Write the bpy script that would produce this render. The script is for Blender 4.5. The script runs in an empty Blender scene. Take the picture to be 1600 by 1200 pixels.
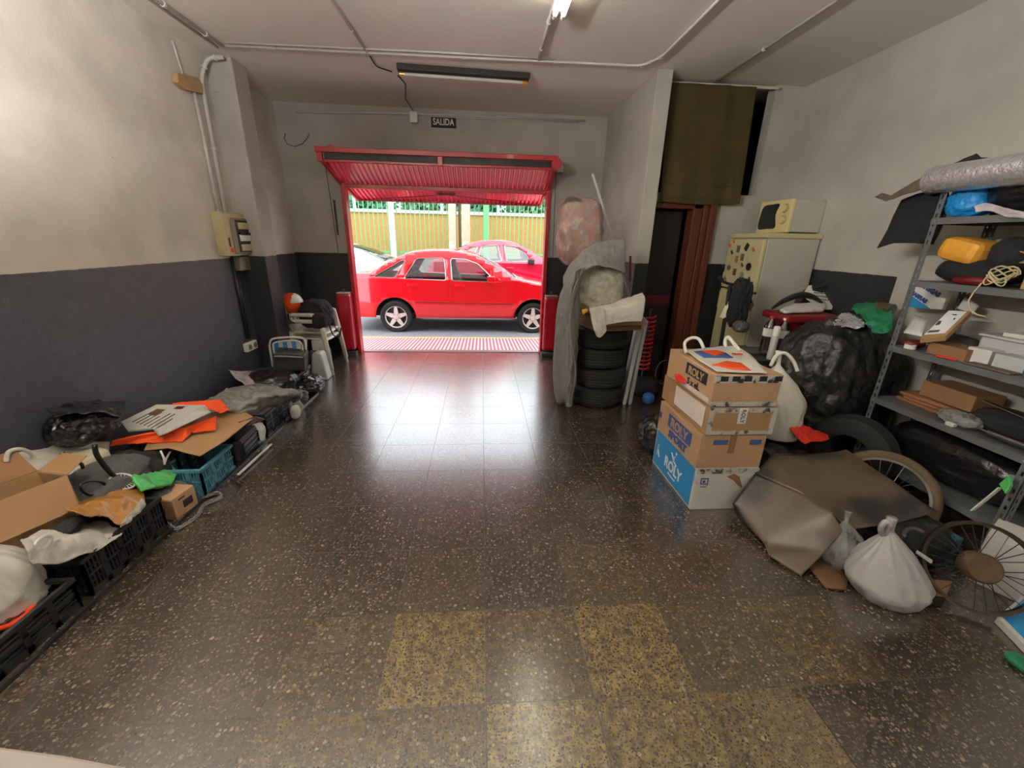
import bpy, bmesh, math, random
from mathutils import Vector, Matrix, noise
PI = math.pi
SC = bpy.context.scene
COL = SC.collection
random.seed(7)
R_ = random.random

# ---------------------------------------------------------------- camera / survey
F_PX, PITCH, YAW, ROLL = 636.55, 0.339480, -0.0783938, -0.0245550
CAM = Vector((-0.01401, -1.00880, 1.59092))
def _rot():
    cy, sy = math.cos(YAW), math.sin(YAW); cp, sp = math.cos(PITCH), math.sin(PITCH); cr, sr = math.cos(ROLL), math.sin(ROLL)
    Rz = Matrix(((cy, -sy, 0), (sy, cy, 0), (0, 0, 1)))
    Rx = Matrix(((1, 0, 0), (0, cp, sp), (0, -sp, cp)))
    Ry = Matrix(((cr, 0, sr), (0, 1, 0), (-sr, 0, cr)))
    return Rz @ Rx @ Ry
ROT = _rot()
def at(u, v, X=None, Y=None, Z=None):
    """sight line of a surveyed point, met with a known plane of the room"""
    d = ROT @ Vector(((u-800)/F_PX, 1, -(v-600)/F_PX))
    if X is not None: t = (X-CAM.x)/d.x
    elif Y is not None: t = (Y-CAM.y)/d.y
    else: t = (Z-CAM.z)/d.z
    return CAM + t*d
cam_d = bpy.data.cameras.new('camera'); cam = bpy.data.objects.new('camera', cam_d); COL.objects.link(cam)
cam_d.sensor_fit = 'HORIZONTAL'; cam_d.sensor_width = 36; cam_d.lens = F_PX/1600*36; cam_d.clip_start = .02
right = ROT @ Vector((1,0,0)); fwd = ROT @ Vector((0,1,0)); up = ROT @ Vector((0,0,1))
mw = Matrix((right, up, -fwd)).transposed().to_4x4(); mw.translation = CAM
cam.matrix_world = mw
SC.camera = cam

# ---------------------------------------------------------------- materials
def nodes(m):
    m.use_nodes = True; nt = m.node_tree; nt.nodes.clear(); return nt, nt.nodes, nt.links
def S(c):  # sRGB 0-255 -> linear
    return tuple(((x/255/12.92) if x/255 <= .04045 else ((x/255+.055)/1.055)**2.4) for x in c) + (1,)
def mat(name, c, rough=.6, metal=0, var=.12, vs=6, bump=0, bs=30, spec=.5, trans=0, alpha=1, emit=0, coat=0, c2=None, c2s=3, c2t=.55, sss=0):
    m = bpy.data.materials.new(name); nt, N, L = nodes(m)
    out = N.new('ShaderNodeOutputMaterial'); b = N.new('ShaderNodeBsdfPrincipled'); L.new(b.outputs[0], out.inputs[0])
    col = S(c)
    tc = N.new('ShaderNodeTexCoord')
    src = None
    if var > 0:
        n = N.new('ShaderNodeTexNoise'); n.inputs['Scale'].default_value = vs; n.inputs['Detail'].default_value = 5
        L.new(tc.outputs['Object'], n.inputs['Vector'])
        mx = N.new('ShaderNodeMix'); mx.data_type = 'RGBA'
        mx.inputs[6].default_value = tuple(x*(1-var*1.6) for x in col[:3])+(1,)
        mx.inputs[7].default_value = tuple(min(1, x*(1+var*1.3)) for x in col[:3])+(1,)
        L.new(n.outputs['Fac'], mx.inputs[0]); src = mx.outputs[2]
    if c2 is not None:
        n2 = N.new('ShaderNodeTexNoise'); n2.inputs['Scale'].default_value = c2s; n2.inputs['Detail'].default_value = 4
        L.new(tc.outputs['Object'], n2.inputs['Vector'])
        rp = N.new('ShaderNodeValToRGB'); rp.color_ramp.elements[0].position = c2t-.06; rp.color_ramp.elements[1].position = c2t+.06
        L.new(n2.outputs['Fac'], rp.inputs[0])
        mx2 = N.new('ShaderNodeMix'); mx2.data_type = 'RGBA'; L.new(rp.outputs[0], mx2.inputs[0])
        if src: L.new(src, mx2.inputs[6])
        else: mx2.inputs[6].default_value = col
        mx2.inputs[7].default_value = S(c2); src = mx2.outputs[2]
    if src: L.new(src, b.inputs['Base Color'])
    else: b.inputs['Base Color'].default_value = col
    b.inputs['Roughness'].default_value = rough; b.inputs['Metallic'].default_value = metal
    b.inputs['Specular IOR Level'].default_value = spec
    b.inputs['Transmission Weight'].default_value = trans; b.inputs['Alpha'].default_value = alpha
    b.inputs['Coat Weight'].default_value = coat
    if coat: b.inputs['Coat Roughness'].default_value = .05
    if sss: b.inputs['Subsurface Weight'].default_value = sss; b.inputs['Subsurface Radius'].default_value = (.03,.03,.03)
    if emit: b.inputs['Emission Color'].default_value = col; b.inputs['Emission Strength'].default_value = emit
    if bump:
        nb = N.new('ShaderNodeTexNoise'); nb.inputs['Scale'].default_value = bs; nb.inputs['Detail'].default_value = 6
        L.new(tc.outputs['Object'], nb.inputs['Vector'])
        bp = N.new('ShaderNodeBump'); bp.inputs['Strength'].default_value = bump; bp.inputs['Distance'].default_value = .02
        L.new(nb.outputs['Fac'], bp.inputs['Height']); L.new(bp.outputs[0], b.inputs['Normal'])
    return m

def wall_mat(name, zd, cream=(196,188,178), dark=(34,34,37), red=False):
    """cream plaster above a glossy dark dado that ends at height zd"""
    m = bpy.data.materials.new(name); nt, N, L = nodes(m)
    out = N.new('ShaderNodeOutputMaterial'); b = N.new('ShaderNodeBsdfPrincipled'); L.new(b.outputs[0], out.inputs[0])
    g = N.new('ShaderNodeNewGeometry'); sp = N.new('ShaderNodeSeparateXYZ'); L.new(g.outputs['Position'], sp.inputs[0])
    n = N.new('ShaderNodeTexNoise'); n.inputs['Scale'].default_value = 3; n.inputs['Detail'].default_value = 8; L.new(g.outputs['Position'], n.inputs['Vector'])
    n2 = N.new('ShaderNodeTexNoise'); n2.inputs['Scale'].default_value = 18; n2.inputs['Detail'].default_value = 6; L.new(g.outputs['Position'], n2.inputs['Vector'])
    def mixc(f, a, c):
        x = N.new('ShaderNodeMix'); x.data_type = 'RGBA'
        if hasattr(f, 'links'): L.new(f, x.inputs[0])
        for i, q in ((6, a), (7, c)):
            if hasattr(q, 'links'): L.new(q, x.inputs[i])
            else: x.inputs[i].default_value = q
        return x.outputs[2]
    cr = mixc(n.outputs['Fac'], S([x*.86 for x in cream]), S([min(255, x*1.1) for x in cream]))
    rp = N.new('ShaderNodeValToRGB'); rp.color_ramp.elements[0].position = .73; rp.color_ramp.elements[1].position = .82
    L.new(n2.outputs['Fac'], rp.inputs[0])
    cr = mixc(rp.outputs[0], cr, S([x*.62 for x in cream]))
    dk = mixc(n2.outputs['Fac'], S([x*.8 for x in dark]), S([x*1.25 for x in dark]))
    # ragged paint line
    ml = N.new('ShaderNodeMath'); ml.operation = 'MULTIPLY_ADD'; ml.inputs[1].default_value = .012; L.new(n2.outputs['Fac'], ml.inputs[0]); L.new(sp.outputs['Z'], ml.inputs[2])
    gt = N.new('ShaderNodeMath'); gt.operation = 'GREATER_THAN'; gt.inputs[1].default_value = zd+.006; L.new(ml.outputs[0], gt.inputs[0])
    L.new(mixc(gt.outputs[0], dk, cr), b.inputs['Base Color'])
    mr = N.new('ShaderNodeMapRange'); mr.inputs['To Min'].default_value = .42; mr.inputs['To Max'].default_value = .85; L.new(gt.outputs[0], mr.inputs['Value'])
    L.new(mr.outputs[0], b.inputs['Roughness'])
    nb = N.new('ShaderNodeTexNoise'); nb.inputs['Scale'].default_value = 60; nb.inputs['Detail'].default_value = 5; L.new(g.outputs['Position'], nb.inputs['Vector'])
    bp = N.new('ShaderNodeBump'); bp.inputs['Strength'].default_value = .35; bp.inputs['Distance'].default_value = .006
    L.new(nb.outputs['Fac'], bp.inputs['Height']); L.new(bp.outputs[0], b.inputs['Normal'])
    return m

def floor_mat():
    m = bpy.data.materials.new('terrazzo_tiles'); nt, N, L = nodes(m)
    out = N.new('ShaderNodeOutputMaterial'); b = N.new('ShaderNodeBsdfPrincipled'); L.new(b.outputs[0], out.inputs[0])
    g = N.new('ShaderNodeNewGeometry'); P = g.outputs['Position']
    def math_(op, a, c=None, d=None):
        x = N.new('ShaderNodeMath'); x.operation = op
        for i, q in enumerate((a, c, d)):
            if q is None: continue
            if hasattr(q, 'links'): L.new(q, x.inputs[i])
            else: x.inputs[i].default_value = q
        return x.outputs[0]
    def mixc(f, a, c, bt='MIX'):
        x = N.new('ShaderNodeMix'); x.data_type = 'RGBA'; x.blend_type = bt
        if hasattr(f, 'links'): L.new(f, x.inputs[0])
        else: x.inputs[0].default_value = f
        for i, q in ((6, a), (7, c)):
            if hasattr(q, 'links'): L.new(q, x.inputs[i])
            else: x.inputs[i].default_value = q
        return x.outputs[2]
    def ramp(src, stops):
        r = N.new('ShaderNodeValToRGB'); e = r.color_ramp.elements
        while len(e) < len(stops): e.new(.5)
        for i, (p, c) in enumerate(stops): e[i].position = p; e[i].color = c
        L.new(src, r.inputs[0]); return r.outputs[0]
    sp = N.new('ShaderNodeSeparateXYZ'); L.new(P, sp.inputs[0])
    T = .4
    tx = math_('DIVIDE', sp.outputs['X'], T); ty = math_('DIVIDE', sp.outputs['Y'], T)
    fx = math_('FRACT', tx); fy = math_('FRACT', ty)
    ex = math_('MINIMUM', fx, math_('SUBTRACT', 1, fx)); ey = math_('MINIMUM', fy, math_('SUBTRACT', 1, fy))
    e = math_('MINIMUM', ex, ey)
    joint = math_('LESS_THAN', e, .0065)
    cmb = N.new('ShaderNodeCombineXYZ'); L.new(math_('FLOOR', tx), cmb.inputs[0]); L.new(math_('FLOOR', ty), cmb.inputs[1])
    wn = N.new('ShaderNodeTexWhiteNoise'); wn.noise_dimensions = '2D'; L.new(cmb.outputs[0], wn.inputs['Vector'])
    # matrix
    nz = N.new('ShaderNodeTexNoise'); nz.inputs['Scale'].default_value = 25; nz.inputs['Detail'].default_value = 6; L.new(P, nz.inputs['Vector'])
    base = mixc(nz.outputs['Fac'], S((42,35,29)), S((80,67,55)))
    # yellowed patches in some tiles
    big = N.new('ShaderNodeTexNoise'); big.inputs['Scale'].default_value = 2.2; big.inputs['Detail'].default_value = 3; L.new(P, big.inputs['Vector'])
    flx, fly = math_('FLOOR', tx), math_('FLOOR', ty)
    ytile = None
    for i_, j_, w_ in ((-1, 0, 1), (0, -1, .9), (1, 0, .85), (1, -1, .8), (-1, -1, .45), (0, 0, .3), (2, 0, .3), (-2, 0, .25), (3, 0, .3), (0, -2, .8), (2, -1, .5), (-2, -1, .4), (-1, 1, .2), (1, 1, .25)):
        hit = math_('MULTIPLY', math_('MULTIPLY', math_('COMPARE', flx, i_, .1), math_('COMPARE', fly, j_, .1)), w_)
        ytile = hit if ytile is None else math_('ADD', ytile, hit)
    ymask = math_('MULTIPLY', ytile, ramp(nz.outputs['Fac'], [(.30, (.2,.2,.2,1)), (.62, (1,1,1,1))]))
    base = mixc(ymask, base, S((150,132,76)))
    tint = mixc(wn.outputs['Value'], (.78,.78,.80,1), (1.12,1.05,.98,1)); base = mixc(1.0, base, tint, 'MULTIPLY')
    # chips: two sizes of stones
    def chips(scale, lo, hi, stops, col_in, off):
        mp = N.new('ShaderNodeMapping'); mp.inputs['Location'].default_value = (off, off*.7, 0); L.new(P, mp.inputs['Vector'])
        ns = N.new('ShaderNodeTexNoise'); ns.inputs['Scale'].default_value = scale*.9; L.new(mp.outputs[0], ns.inputs['Vector'])
        av = N.new('ShaderNodeVectorMath'); av.operation = 'MULTIPLY_ADD'; L.new(ns.outputs['Color'], av.inputs[0]); av.inputs[1].default_value = (.5/scale,)*3; L.new(mp.outputs[0], av.inputs[2])
        v = N.new('ShaderNodeTexVoronoi'); v.voronoi_dimensions = '2D'; v.inputs['Scale'].default_value = scale; v.inputs['Randomness'].default_value = 1; L.new(av.outputs[0], v.inputs['Vector'])
        s2 = N.new('ShaderNodeSeparateColor'); L.new(v.outputs['Color'], s2.inputs[0])
        rad = math_('MULTIPLY_ADD', s2.outputs[1], hi-lo, lo)
        msk = math_('LESS_THAN', v.outputs['Distance'], rad)
        return mixc(msk, col_in, ramp(s2.outputs[0], stops))
    c = chips(95, .1, .5, [(0, S((40,33,28))), (.35, S((70,58,48))), (.6, S((98,84,70))), (1, S((120,106,90)))], base, 0)
    c = chips(52, -.10, .40, [(0, S((64,53,45))), (.3, S((92,78,66))), (.6, S((114,100,86))), (1, S((150,137,119)))], c, 3.3)
    c = chips(110, -.25, .3, [(0, S((16,14,13))), (1, S((30,26,24)))], c, 9.1)
    c = mixc(math_('MULTIPLY', joint, .85), c, S((26,22,20)))
    # dirt
    dn = N.new('ShaderNodeTexNoise'); dn.inputs['Scale'].default_value = 1.3; dn.inputs['Detail'].default_value = 7; L.new(P, dn.inputs['Vector'])
    c = mixc(1.0, c, ramp(dn.outputs['Fac'], [(.3, (.66,.64,.62,1)), (.7, (1.0,1.0,1.0,1))]), 'MULTIPLY')
    L.new(c, b.inputs['Base Color'])
    rr = N.new('ShaderNodeMapRange'); rr.inputs['To Min'].default_value = .16; rr.inputs['To Max'].default_value = .34; L.new(dn.outputs['Fac'], rr.inputs['Value'])
    L.new(math_('ADD', rr.outputs[0], math_('MULTIPLY', joint, .4)), b.inputs['Roughness'])
    b.inputs['Specular IOR Level'].default_value = .8; b.inputs['Coat Weight'].default_value = .9; b.inputs['Coat Roughness'].default_value = .2; b.inputs['Coat IOR'].default_value = 1.75
    bp = N.new('ShaderNodeBump'); bp.inputs['Strength'].default_value = .25; bp.inputs['Distance'].default_value = .004
    bn = N.new('ShaderNodeTexNoise'); bn.inputs['Scale'].default_value = 90; bn.inputs['Detail'].default_value = 3; L.new(P, bn.inputs['Vector'])
    L.new(math_('SUBTRACT', bn.outputs['Fac'], joint), bp.inputs['Height']); L.new(bp.outputs[0], b.inputs['Normal'])
    return m

def stripe_mat(name, a, c, period, axis='X', duty=.5, rough=.6, bump=True):
    m = bpy.data.materials.new(name); nt, N, L = nodes(m)
    out = N.new('ShaderNodeOutputMaterial'); b = N.new('ShaderNodeBsdfPrincipled'); L.new(b.outputs[0], out.inputs[0])
    tc = N.new('ShaderNodeNewGeometry'); sp = N.new('ShaderNodeSeparateXYZ'); L.new(tc.outputs['Position'], sp.inputs[0])
    d = N.new('ShaderNodeMath'); d.operation = 'DIVIDE'; d.inputs[1].default_value = period; L.new(sp.outputs[axis], d.inputs[0])
    f = N.new('ShaderNodeMath'); f.operation = 'FRACT'; L.new(d.outputs[0], f.inputs[0])
    g = N.new('ShaderNodeMath'); g.operation = 'LESS_THAN'; g.inputs[1].default_value = duty; L.new(f.outputs[0], g.inputs[0])
    mx = N.new('ShaderNodeMix'); mx.data_type = 'RGBA'; mx.inputs[6].default_value = S(a); mx.inputs[7].default_value = S(c)
    L.new(g.outputs[0], mx.inputs[0]); L.new(mx.outputs[2], b.inputs['Base Color']); b.inputs['Roughness'].default_value = rough
    return m

def glass_mat(name, tint=(225,235,235), mixf=.12, rough=.02):
    m = bpy.data.materials.new(name); nt, N, L = nodes(m)
    out = N.new('ShaderNodeOutputMaterial'); t = N.new('ShaderNodeBsdfTransparent'); t.inputs[0].default_value = S(tint)
    g = N.new('ShaderNodeBsdfGlossy'); g.inputs['Roughness'].default_value = rough
    fr = N.new('ShaderNodeFresnel'); fr.inputs['IOR'].default_value = 1.5
    ad = N.new('ShaderNodeMath'); ad.operation = 'ADD'; ad.inputs[1].default_value = mixf; ad.use_clamp = True; L.new(fr.outputs[0], ad.inputs[0])
    mx = N.new('ShaderNodeMixShader'); L.new(ad.outputs[0], mx.inputs[0]); L.new(t.outputs[0], mx.inputs[1]); L.new(g.outputs[0], mx.inputs[2]); L.new(mx.outputs[0], out.inputs[0])
    return m
def film_mat(name, c, cover=.4, rough=.25):
    """thin crinkled plastic film: partly see-through, partly shiny"""
    m = bpy.data.materials.new(name); nt, N, L = nodes(m)
    out = N.new('ShaderNodeOutputMaterial'); t = N.new('ShaderNodeBsdfTransparent'); t.inputs[0].default_value = (.93,.93,.93,1)
    b = N.new('ShaderNodeBsdfPrincipled'); b.inputs['Base Color'].default_value = S(c); b.inputs['Roughness'].default_value = rough
    tc = N.new('ShaderNodeTexCoord'); n = N.new('ShaderNodeTexNoise'); n.inputs['Scale'].default_value = 14; n.inputs['Detail'].default_value = 6; L.new(tc.outputs['Object'], n.inputs['Vector'])
    bp = N.new('ShaderNodeBump'); bp.inputs['Strength'].default_value = .8; bp.inputs['Distance'].default_value = .02; L.new(n.outputs['Fac'], bp.inputs['Height']); L.new(bp.outputs[0], b.inputs['Normal'])
    mr = N.new('ShaderNodeMapRange'); mr.inputs['From Min'].default_value = .3; mr.inputs['From Max'].default_value = .7; mr.inputs['To Min'].default_value = max(0, cover-.25); mr.inputs['To Max'].default_value = min(1, cover+.25); L.new(n.outputs['Fac'], mr.inputs['Value'])
    mx = N.new('ShaderNodeMixShader'); L.new(mr.outputs[0], mx.inputs[0]); L.new(t.outputs[0], mx.inputs[1]); L.new(b.outputs[0], mx.inputs[2]); L.new(mx.outputs[0], out.inputs[0])
    return m

M = {}
M['floor'] = floor_mat()
M['wall_l'] = wall_mat('plaster_left', 1.362, cream=(212,203,188), dark=(60,60,66))  # dado greyed to carry lamp reflections, cream lightened for the brighter side
M['wall_b'] = wall_mat('plaster_back', 1.375, cream=(172,164,155), dark=(28,29,31))  # cream darkened to carry the shade at this end of the room
M['wall_r'] = wall_mat('plaster_right', 1.395, cream=(170,165,153), dark=(30,31,33))  # cream darkened to carry the weaker light on the right
M['ceil'] = mat('ceiling_paint', (228,220,208), .9, var=.05, vs=1.2, bump=.05, bs=40)
M['white_pl'] = mat('white_plastic', (225,222,212), .4, var=.05)
M['conduit'] = mat('conduit_grey', (196,190,182), .5, var=.06)
M['beige_pl'] = mat('beige_plastic', (184,170,128), .45, var=.1)
M['beige_dk'] = mat('beige_plastic_front', (120,110,84), .45, var=.1)
M['tan'] = mat('varnished_tan', (176,142,96), .5, var=.15)
M['black_pl'] = mat('black_plastic', (24,24,26), .42, var=.15)
M['black_soft'] = mat('black_cloth', (18,18,20), .9, var=.2, bump=.4, bs=60)
M['bin_bag'] = mat('bin_bag', (20,20,21), .28, var=.15, bump=.9, bs=10)
M['bin_bag_big'] = mat('bin_bag_dusty', (27,26,25), .42, var=.25, bump=1, bs=16)
M['rubber'] = mat('rubber', (22,22,23), .75, var=.2, bump=.2, bs=80)
M['kraft'] = mat('kraft_card', (158,122,82), .75, var=.1, vs=4, bump=.08)
M['kraft2'] = mat('kraft_card_light', (178,140,104), .72, var=.08, vs=4)
M['kraft_dk'] = mat('kraft_card_shade', (128,92,58), .8, var=.12)
M['white_card'] = mat('white_card', (206,202,194), .7, var=.08, c2=(160,140,120), c2s=5, c2t=.66)
M['blue_card'] = mat('blue_card', (38,128,182), .5, var=.06)
M['ink_blue'] = mat('ink_blue', (52,76,132), .7, var=.08)
M['ink_black'] = mat('ink_black', (26,25,27), .7, var=.1)
M['ink_white'] = mat('ink_white', (236,236,234), .6, var=.02)
M['tape'] = mat('tape_clear', (196,170,140), .12, var=.1, spec=.7)
M['tape_white'] = mat('tape_white', (190,186,176), .35, var=.15, c2=(40,40,42), c2s=22, c2t=.60)
M['bag_white'] = mat('bag_white', (224,220,206), .38, var=.06, bump=.5, bs=14, sss=.05)
M['bag_grey'] = mat('bag_greyish', (178,174,174), .33, var=.08, bump=.5, bs=12)
M['bag_clear'] = film_mat('bag_clear', (176,176,172), .55)
M['film'] = film_mat('film_grey', (150,150,150), .5)
M['film_thin'] = film_mat('film_thin', (196,192,188), .28, .2)
M['film_dust'] = film_mat('film_dusty', (190,176,176), .75, .4)
M['grey_tarp'] = mat('grey_tarp', (112,108,102), .42, var=.2, bump=.6, bs=12)
M['cover'] = mat('car_cover', (122,118,113), .8, var=.14, vs=9, bump=.5, bs=14)
M['orange'] = mat('orange_cloth', (238,82,24), .7, var=.08, bump=.3)
M['orange_hi'] = mat('orange_hi_vis', (255,76,30), .5, var=.04)
M['amber'] = mat('amber_paper', (160,112,54), .3, var=.18, bump=.8, bs=9)
M['green_bag'] = mat('green_bag', (84,178,98), .4, var=.08, bump=.5, bs=14)
M['green_cloth'] = mat('green_cloth', (18,112,74), .6, var=.15, bump=.6, bs=14)
M['red_cloth'] = mat('red_cloth', (214,44,28), .7, var=.1, bump=.4)
M['red_gate'] = mat('gate_red', (176,16,36), .35, var=.08, coat=.3)
M['red_gate_lit'] = mat('gate_leaf_lit_red', (240,66,92), .28, var=.05, coat=1)  # gate red raised towards pink to carry street light on the leaves
M['dark_red'] = mat('dark_red', (92,8,16), .5, var=.1)
M['crate_black'] = mat('crate_black', (27,27,28), .5, var=.25, vs=14)
M['crate_blue'] = mat('crate_blue', (70,124,140), .6, var=.15)
M['grey_cloth'] = mat('grey_cloth', (70,68,68), .85, var=.2, bump=.5)
M['purple_dk'] = mat('dark_maroon_cloth', (52,24,34), .8, var=.2)
M['old_rim'] = mat('old_rim', (78,68,58), .3, .85, var=.2)
M['steel'] = mat('steel', (150,150,150), .32, 1, var=.12)
M['chrome'] = mat('chrome', (190,188,184), .28, 1, var=.04)
M['shelf'] = mat('shelf_grey_enamel', (104,107,108), .42, .35, var=.15)
M['frame_wood'] = mat('door_frame_wood', (84,34,16), .5, var=.15, vs=3)
M['wood'] = mat('plank_wood', (126,84,48), .6, var=.2)
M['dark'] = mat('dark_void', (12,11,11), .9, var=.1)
M['dark_door'] = mat('dark_door', (26,16,14), .6, var=.1)
M['fridge_c'] = mat('fridge_cream', (188,178,134), .42, var=.05)
M['fridge_s'] = mat('fridge_side', (178,173,158), .5, var=.05)
M['micro_c'] = mat('microwave_cream', (212,194,138), .4, var=.05)
M['screen'] = mat('dark_glass', (34,36,32), .15, var=.03)
M['curtain'] = mat('curtain_olive', (68,56,20), .9, var=.18, vs=5, bump=.4, bs=90, sss=0)
M['blue_cloth'] = mat('blue_strap', (34,112,168), .8, var=.06)
M['white_cloth'] = mat('white_cloth', (206,200,188), .85, var=.08, bump=.4, bs=30)
M['foam'] = mat('foam_roll', (206,200,166), .6, var=.12, bump=.5, bs=14)
M['pink_bundle'] = mat('wrapped_blanket', (160,104,84), .35, var=.15, bump=.6, bs=9, c2=(196,150,128), c2s=12, c2t=.6)
M['chair_pl'] = mat('chair_plastic', (212,204,186), .45, var=.06)
M['panel'] = mat('panel_white', (178,182,176), .5, var=.05)
M['red_tub'] = mat('tub_red', (112,12,18), .5, var=.08)
M['red_spring'] = mat('spring_red', (176,22,24), .45, var=.08)
M['blue_ball'] = mat('blue_ball', (28,82,140), .5, var=.08)
M['silver'] = mat('silver_foil', (236,236,240), .24, .8, var=.08, bump=.5, bs=40)
M['pelt'] = mat('brown_felt', (86,72,58), .9, var=.2, bump=.4)
M['yellow'] = mat('yellow_fabric', (206,146,42), .6, var=.1, bump=.3)
M['blue_bag'] = mat('blue_bag', (20,126,188), .5, var=.12, bump=.6, bs=12)
M['sheet'] = mat('stained_sheet', (88,74,58), .42, var=.3, vs=2.5, c2=(44,42,42), c2s=2.6, c2t=.56)
M['sheet_edge'] = mat('sheet_edge', (128,98,66), .6, var=.1)
M['tan_rubber'] = mat('tan_tyre', (84,68,46), .8, var=.2)
M['rust'] = mat('rusty_hub', (84,64,42), .7, .2, var=.25, bump=.4)
M['red_car'] = mat('red_paint', (222,12,30), .22, var=.015, coat=1)
M['red_car2'] = mat('dark_red_paint', (178,14,52), .25, var=.015, coat=1)
M['silver_car'] = mat('silver_paint', (206,206,206), .28, .3, var=.02, coat=1)
M['car_trim'] = mat('car_trim_black', (30,30,33), .6, var=.05)
M['car_in'] = mat('car_interior', (34,36,40), .8, var=.1)
M['seat_blue'] = mat('car_seat', (74,92,110), .85, var=.12)
M['alloy'] = mat('alloy', (216,204,196), .35, .3, var=.04)
M['lamp_glass'] = mat('lamp_amber', (230,120,30), .3, var=.05)
M['glass'] = glass_mat('clear_glass')
M['glass_tint'] = glass_mat('tinted_glass', (228,240,240), .10)
M['bottle'] = glass_mat('bottle_plastic', (214,222,220), .14, .08)
M['asphalt'] = mat('street_asphalt', (128,128,130), .85, var=.12, vs=8, bump=.3, bs=80)
M['pave'] = mat('far_pavement', (160,156,146), .85, var=.1)
M['gutter'] = stripe_mat('ribbed_paving', (184,170,168), (158,76,84), .058, 'X', .48)
M['yellow_line'] = mat('yellow_line', (226,184,96), .8, var=.1, c2=(170,168,160), c2s=6, c2t=.62)
M['ochre'] = mat('ochre_wall', (172,132,76), .85, var=.16, vs=22, bump=.5, bs=24, c2=(150,136,72), c2s=18, c2t=.60)
M['wall_cap'] = mat('wall_cap', (192,190,178), .8, var=.06)
M['fence_green'] = mat('fence_green', (96,166,104), .5, var=.08)
M['post_white'] = mat('post_white', (188,194,190), .5, var=.05)
M['pillar_pink'] = mat('pillar_pink', (188,156,134), .8, var=.12, c2=(214,200,184), c2s=5, c2t=.55)
M['leaf'] = mat('leaf', (84,140,112), .6, var=.35, vs=4)
M['leaf2'] = mat('leaf_light', (120,164,132), .6, var=.3, vs=4)
M['trunk'] = mat('bark', (96,80,64), .9, var=.2)
M['facade'] = mat('street_facade', (206,196,182), .8, var=.08)
M['fill_tube'] = mat('added_fill_tube', (250,249,248), .4, var=0, emit=960)  # glow of the added uplighter above the viewer
M['fill_tube_rear'] = mat('added_fill_tube_rear', (242,248,255), .4, var=0, emit=150)  # glow of the added uplighter behind the viewer
M['tube_low'] = mat('lit_tube_dimmer', (255,250,232), .4, var=0, emit=14)
M['tube_off'] = mat('unlit_tube', (200,196,184), .25, var=.03)
M['fixture_dk'] = mat('fixture_brown', (44,38,34), .5, var=.1)
M['copper'] = mat('tube_cap', (226,160,80), .3, .6, var=.05)
M['cream_table'] = mat('table_laminate', (140,130,122), .5, var=.04)
M['clover'] = mat('clover_green', (24,92,52), .6, var=.05)
M['amber_dk'] = mat('box_brown_print', (96,66,44), .7, var=.1)

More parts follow.
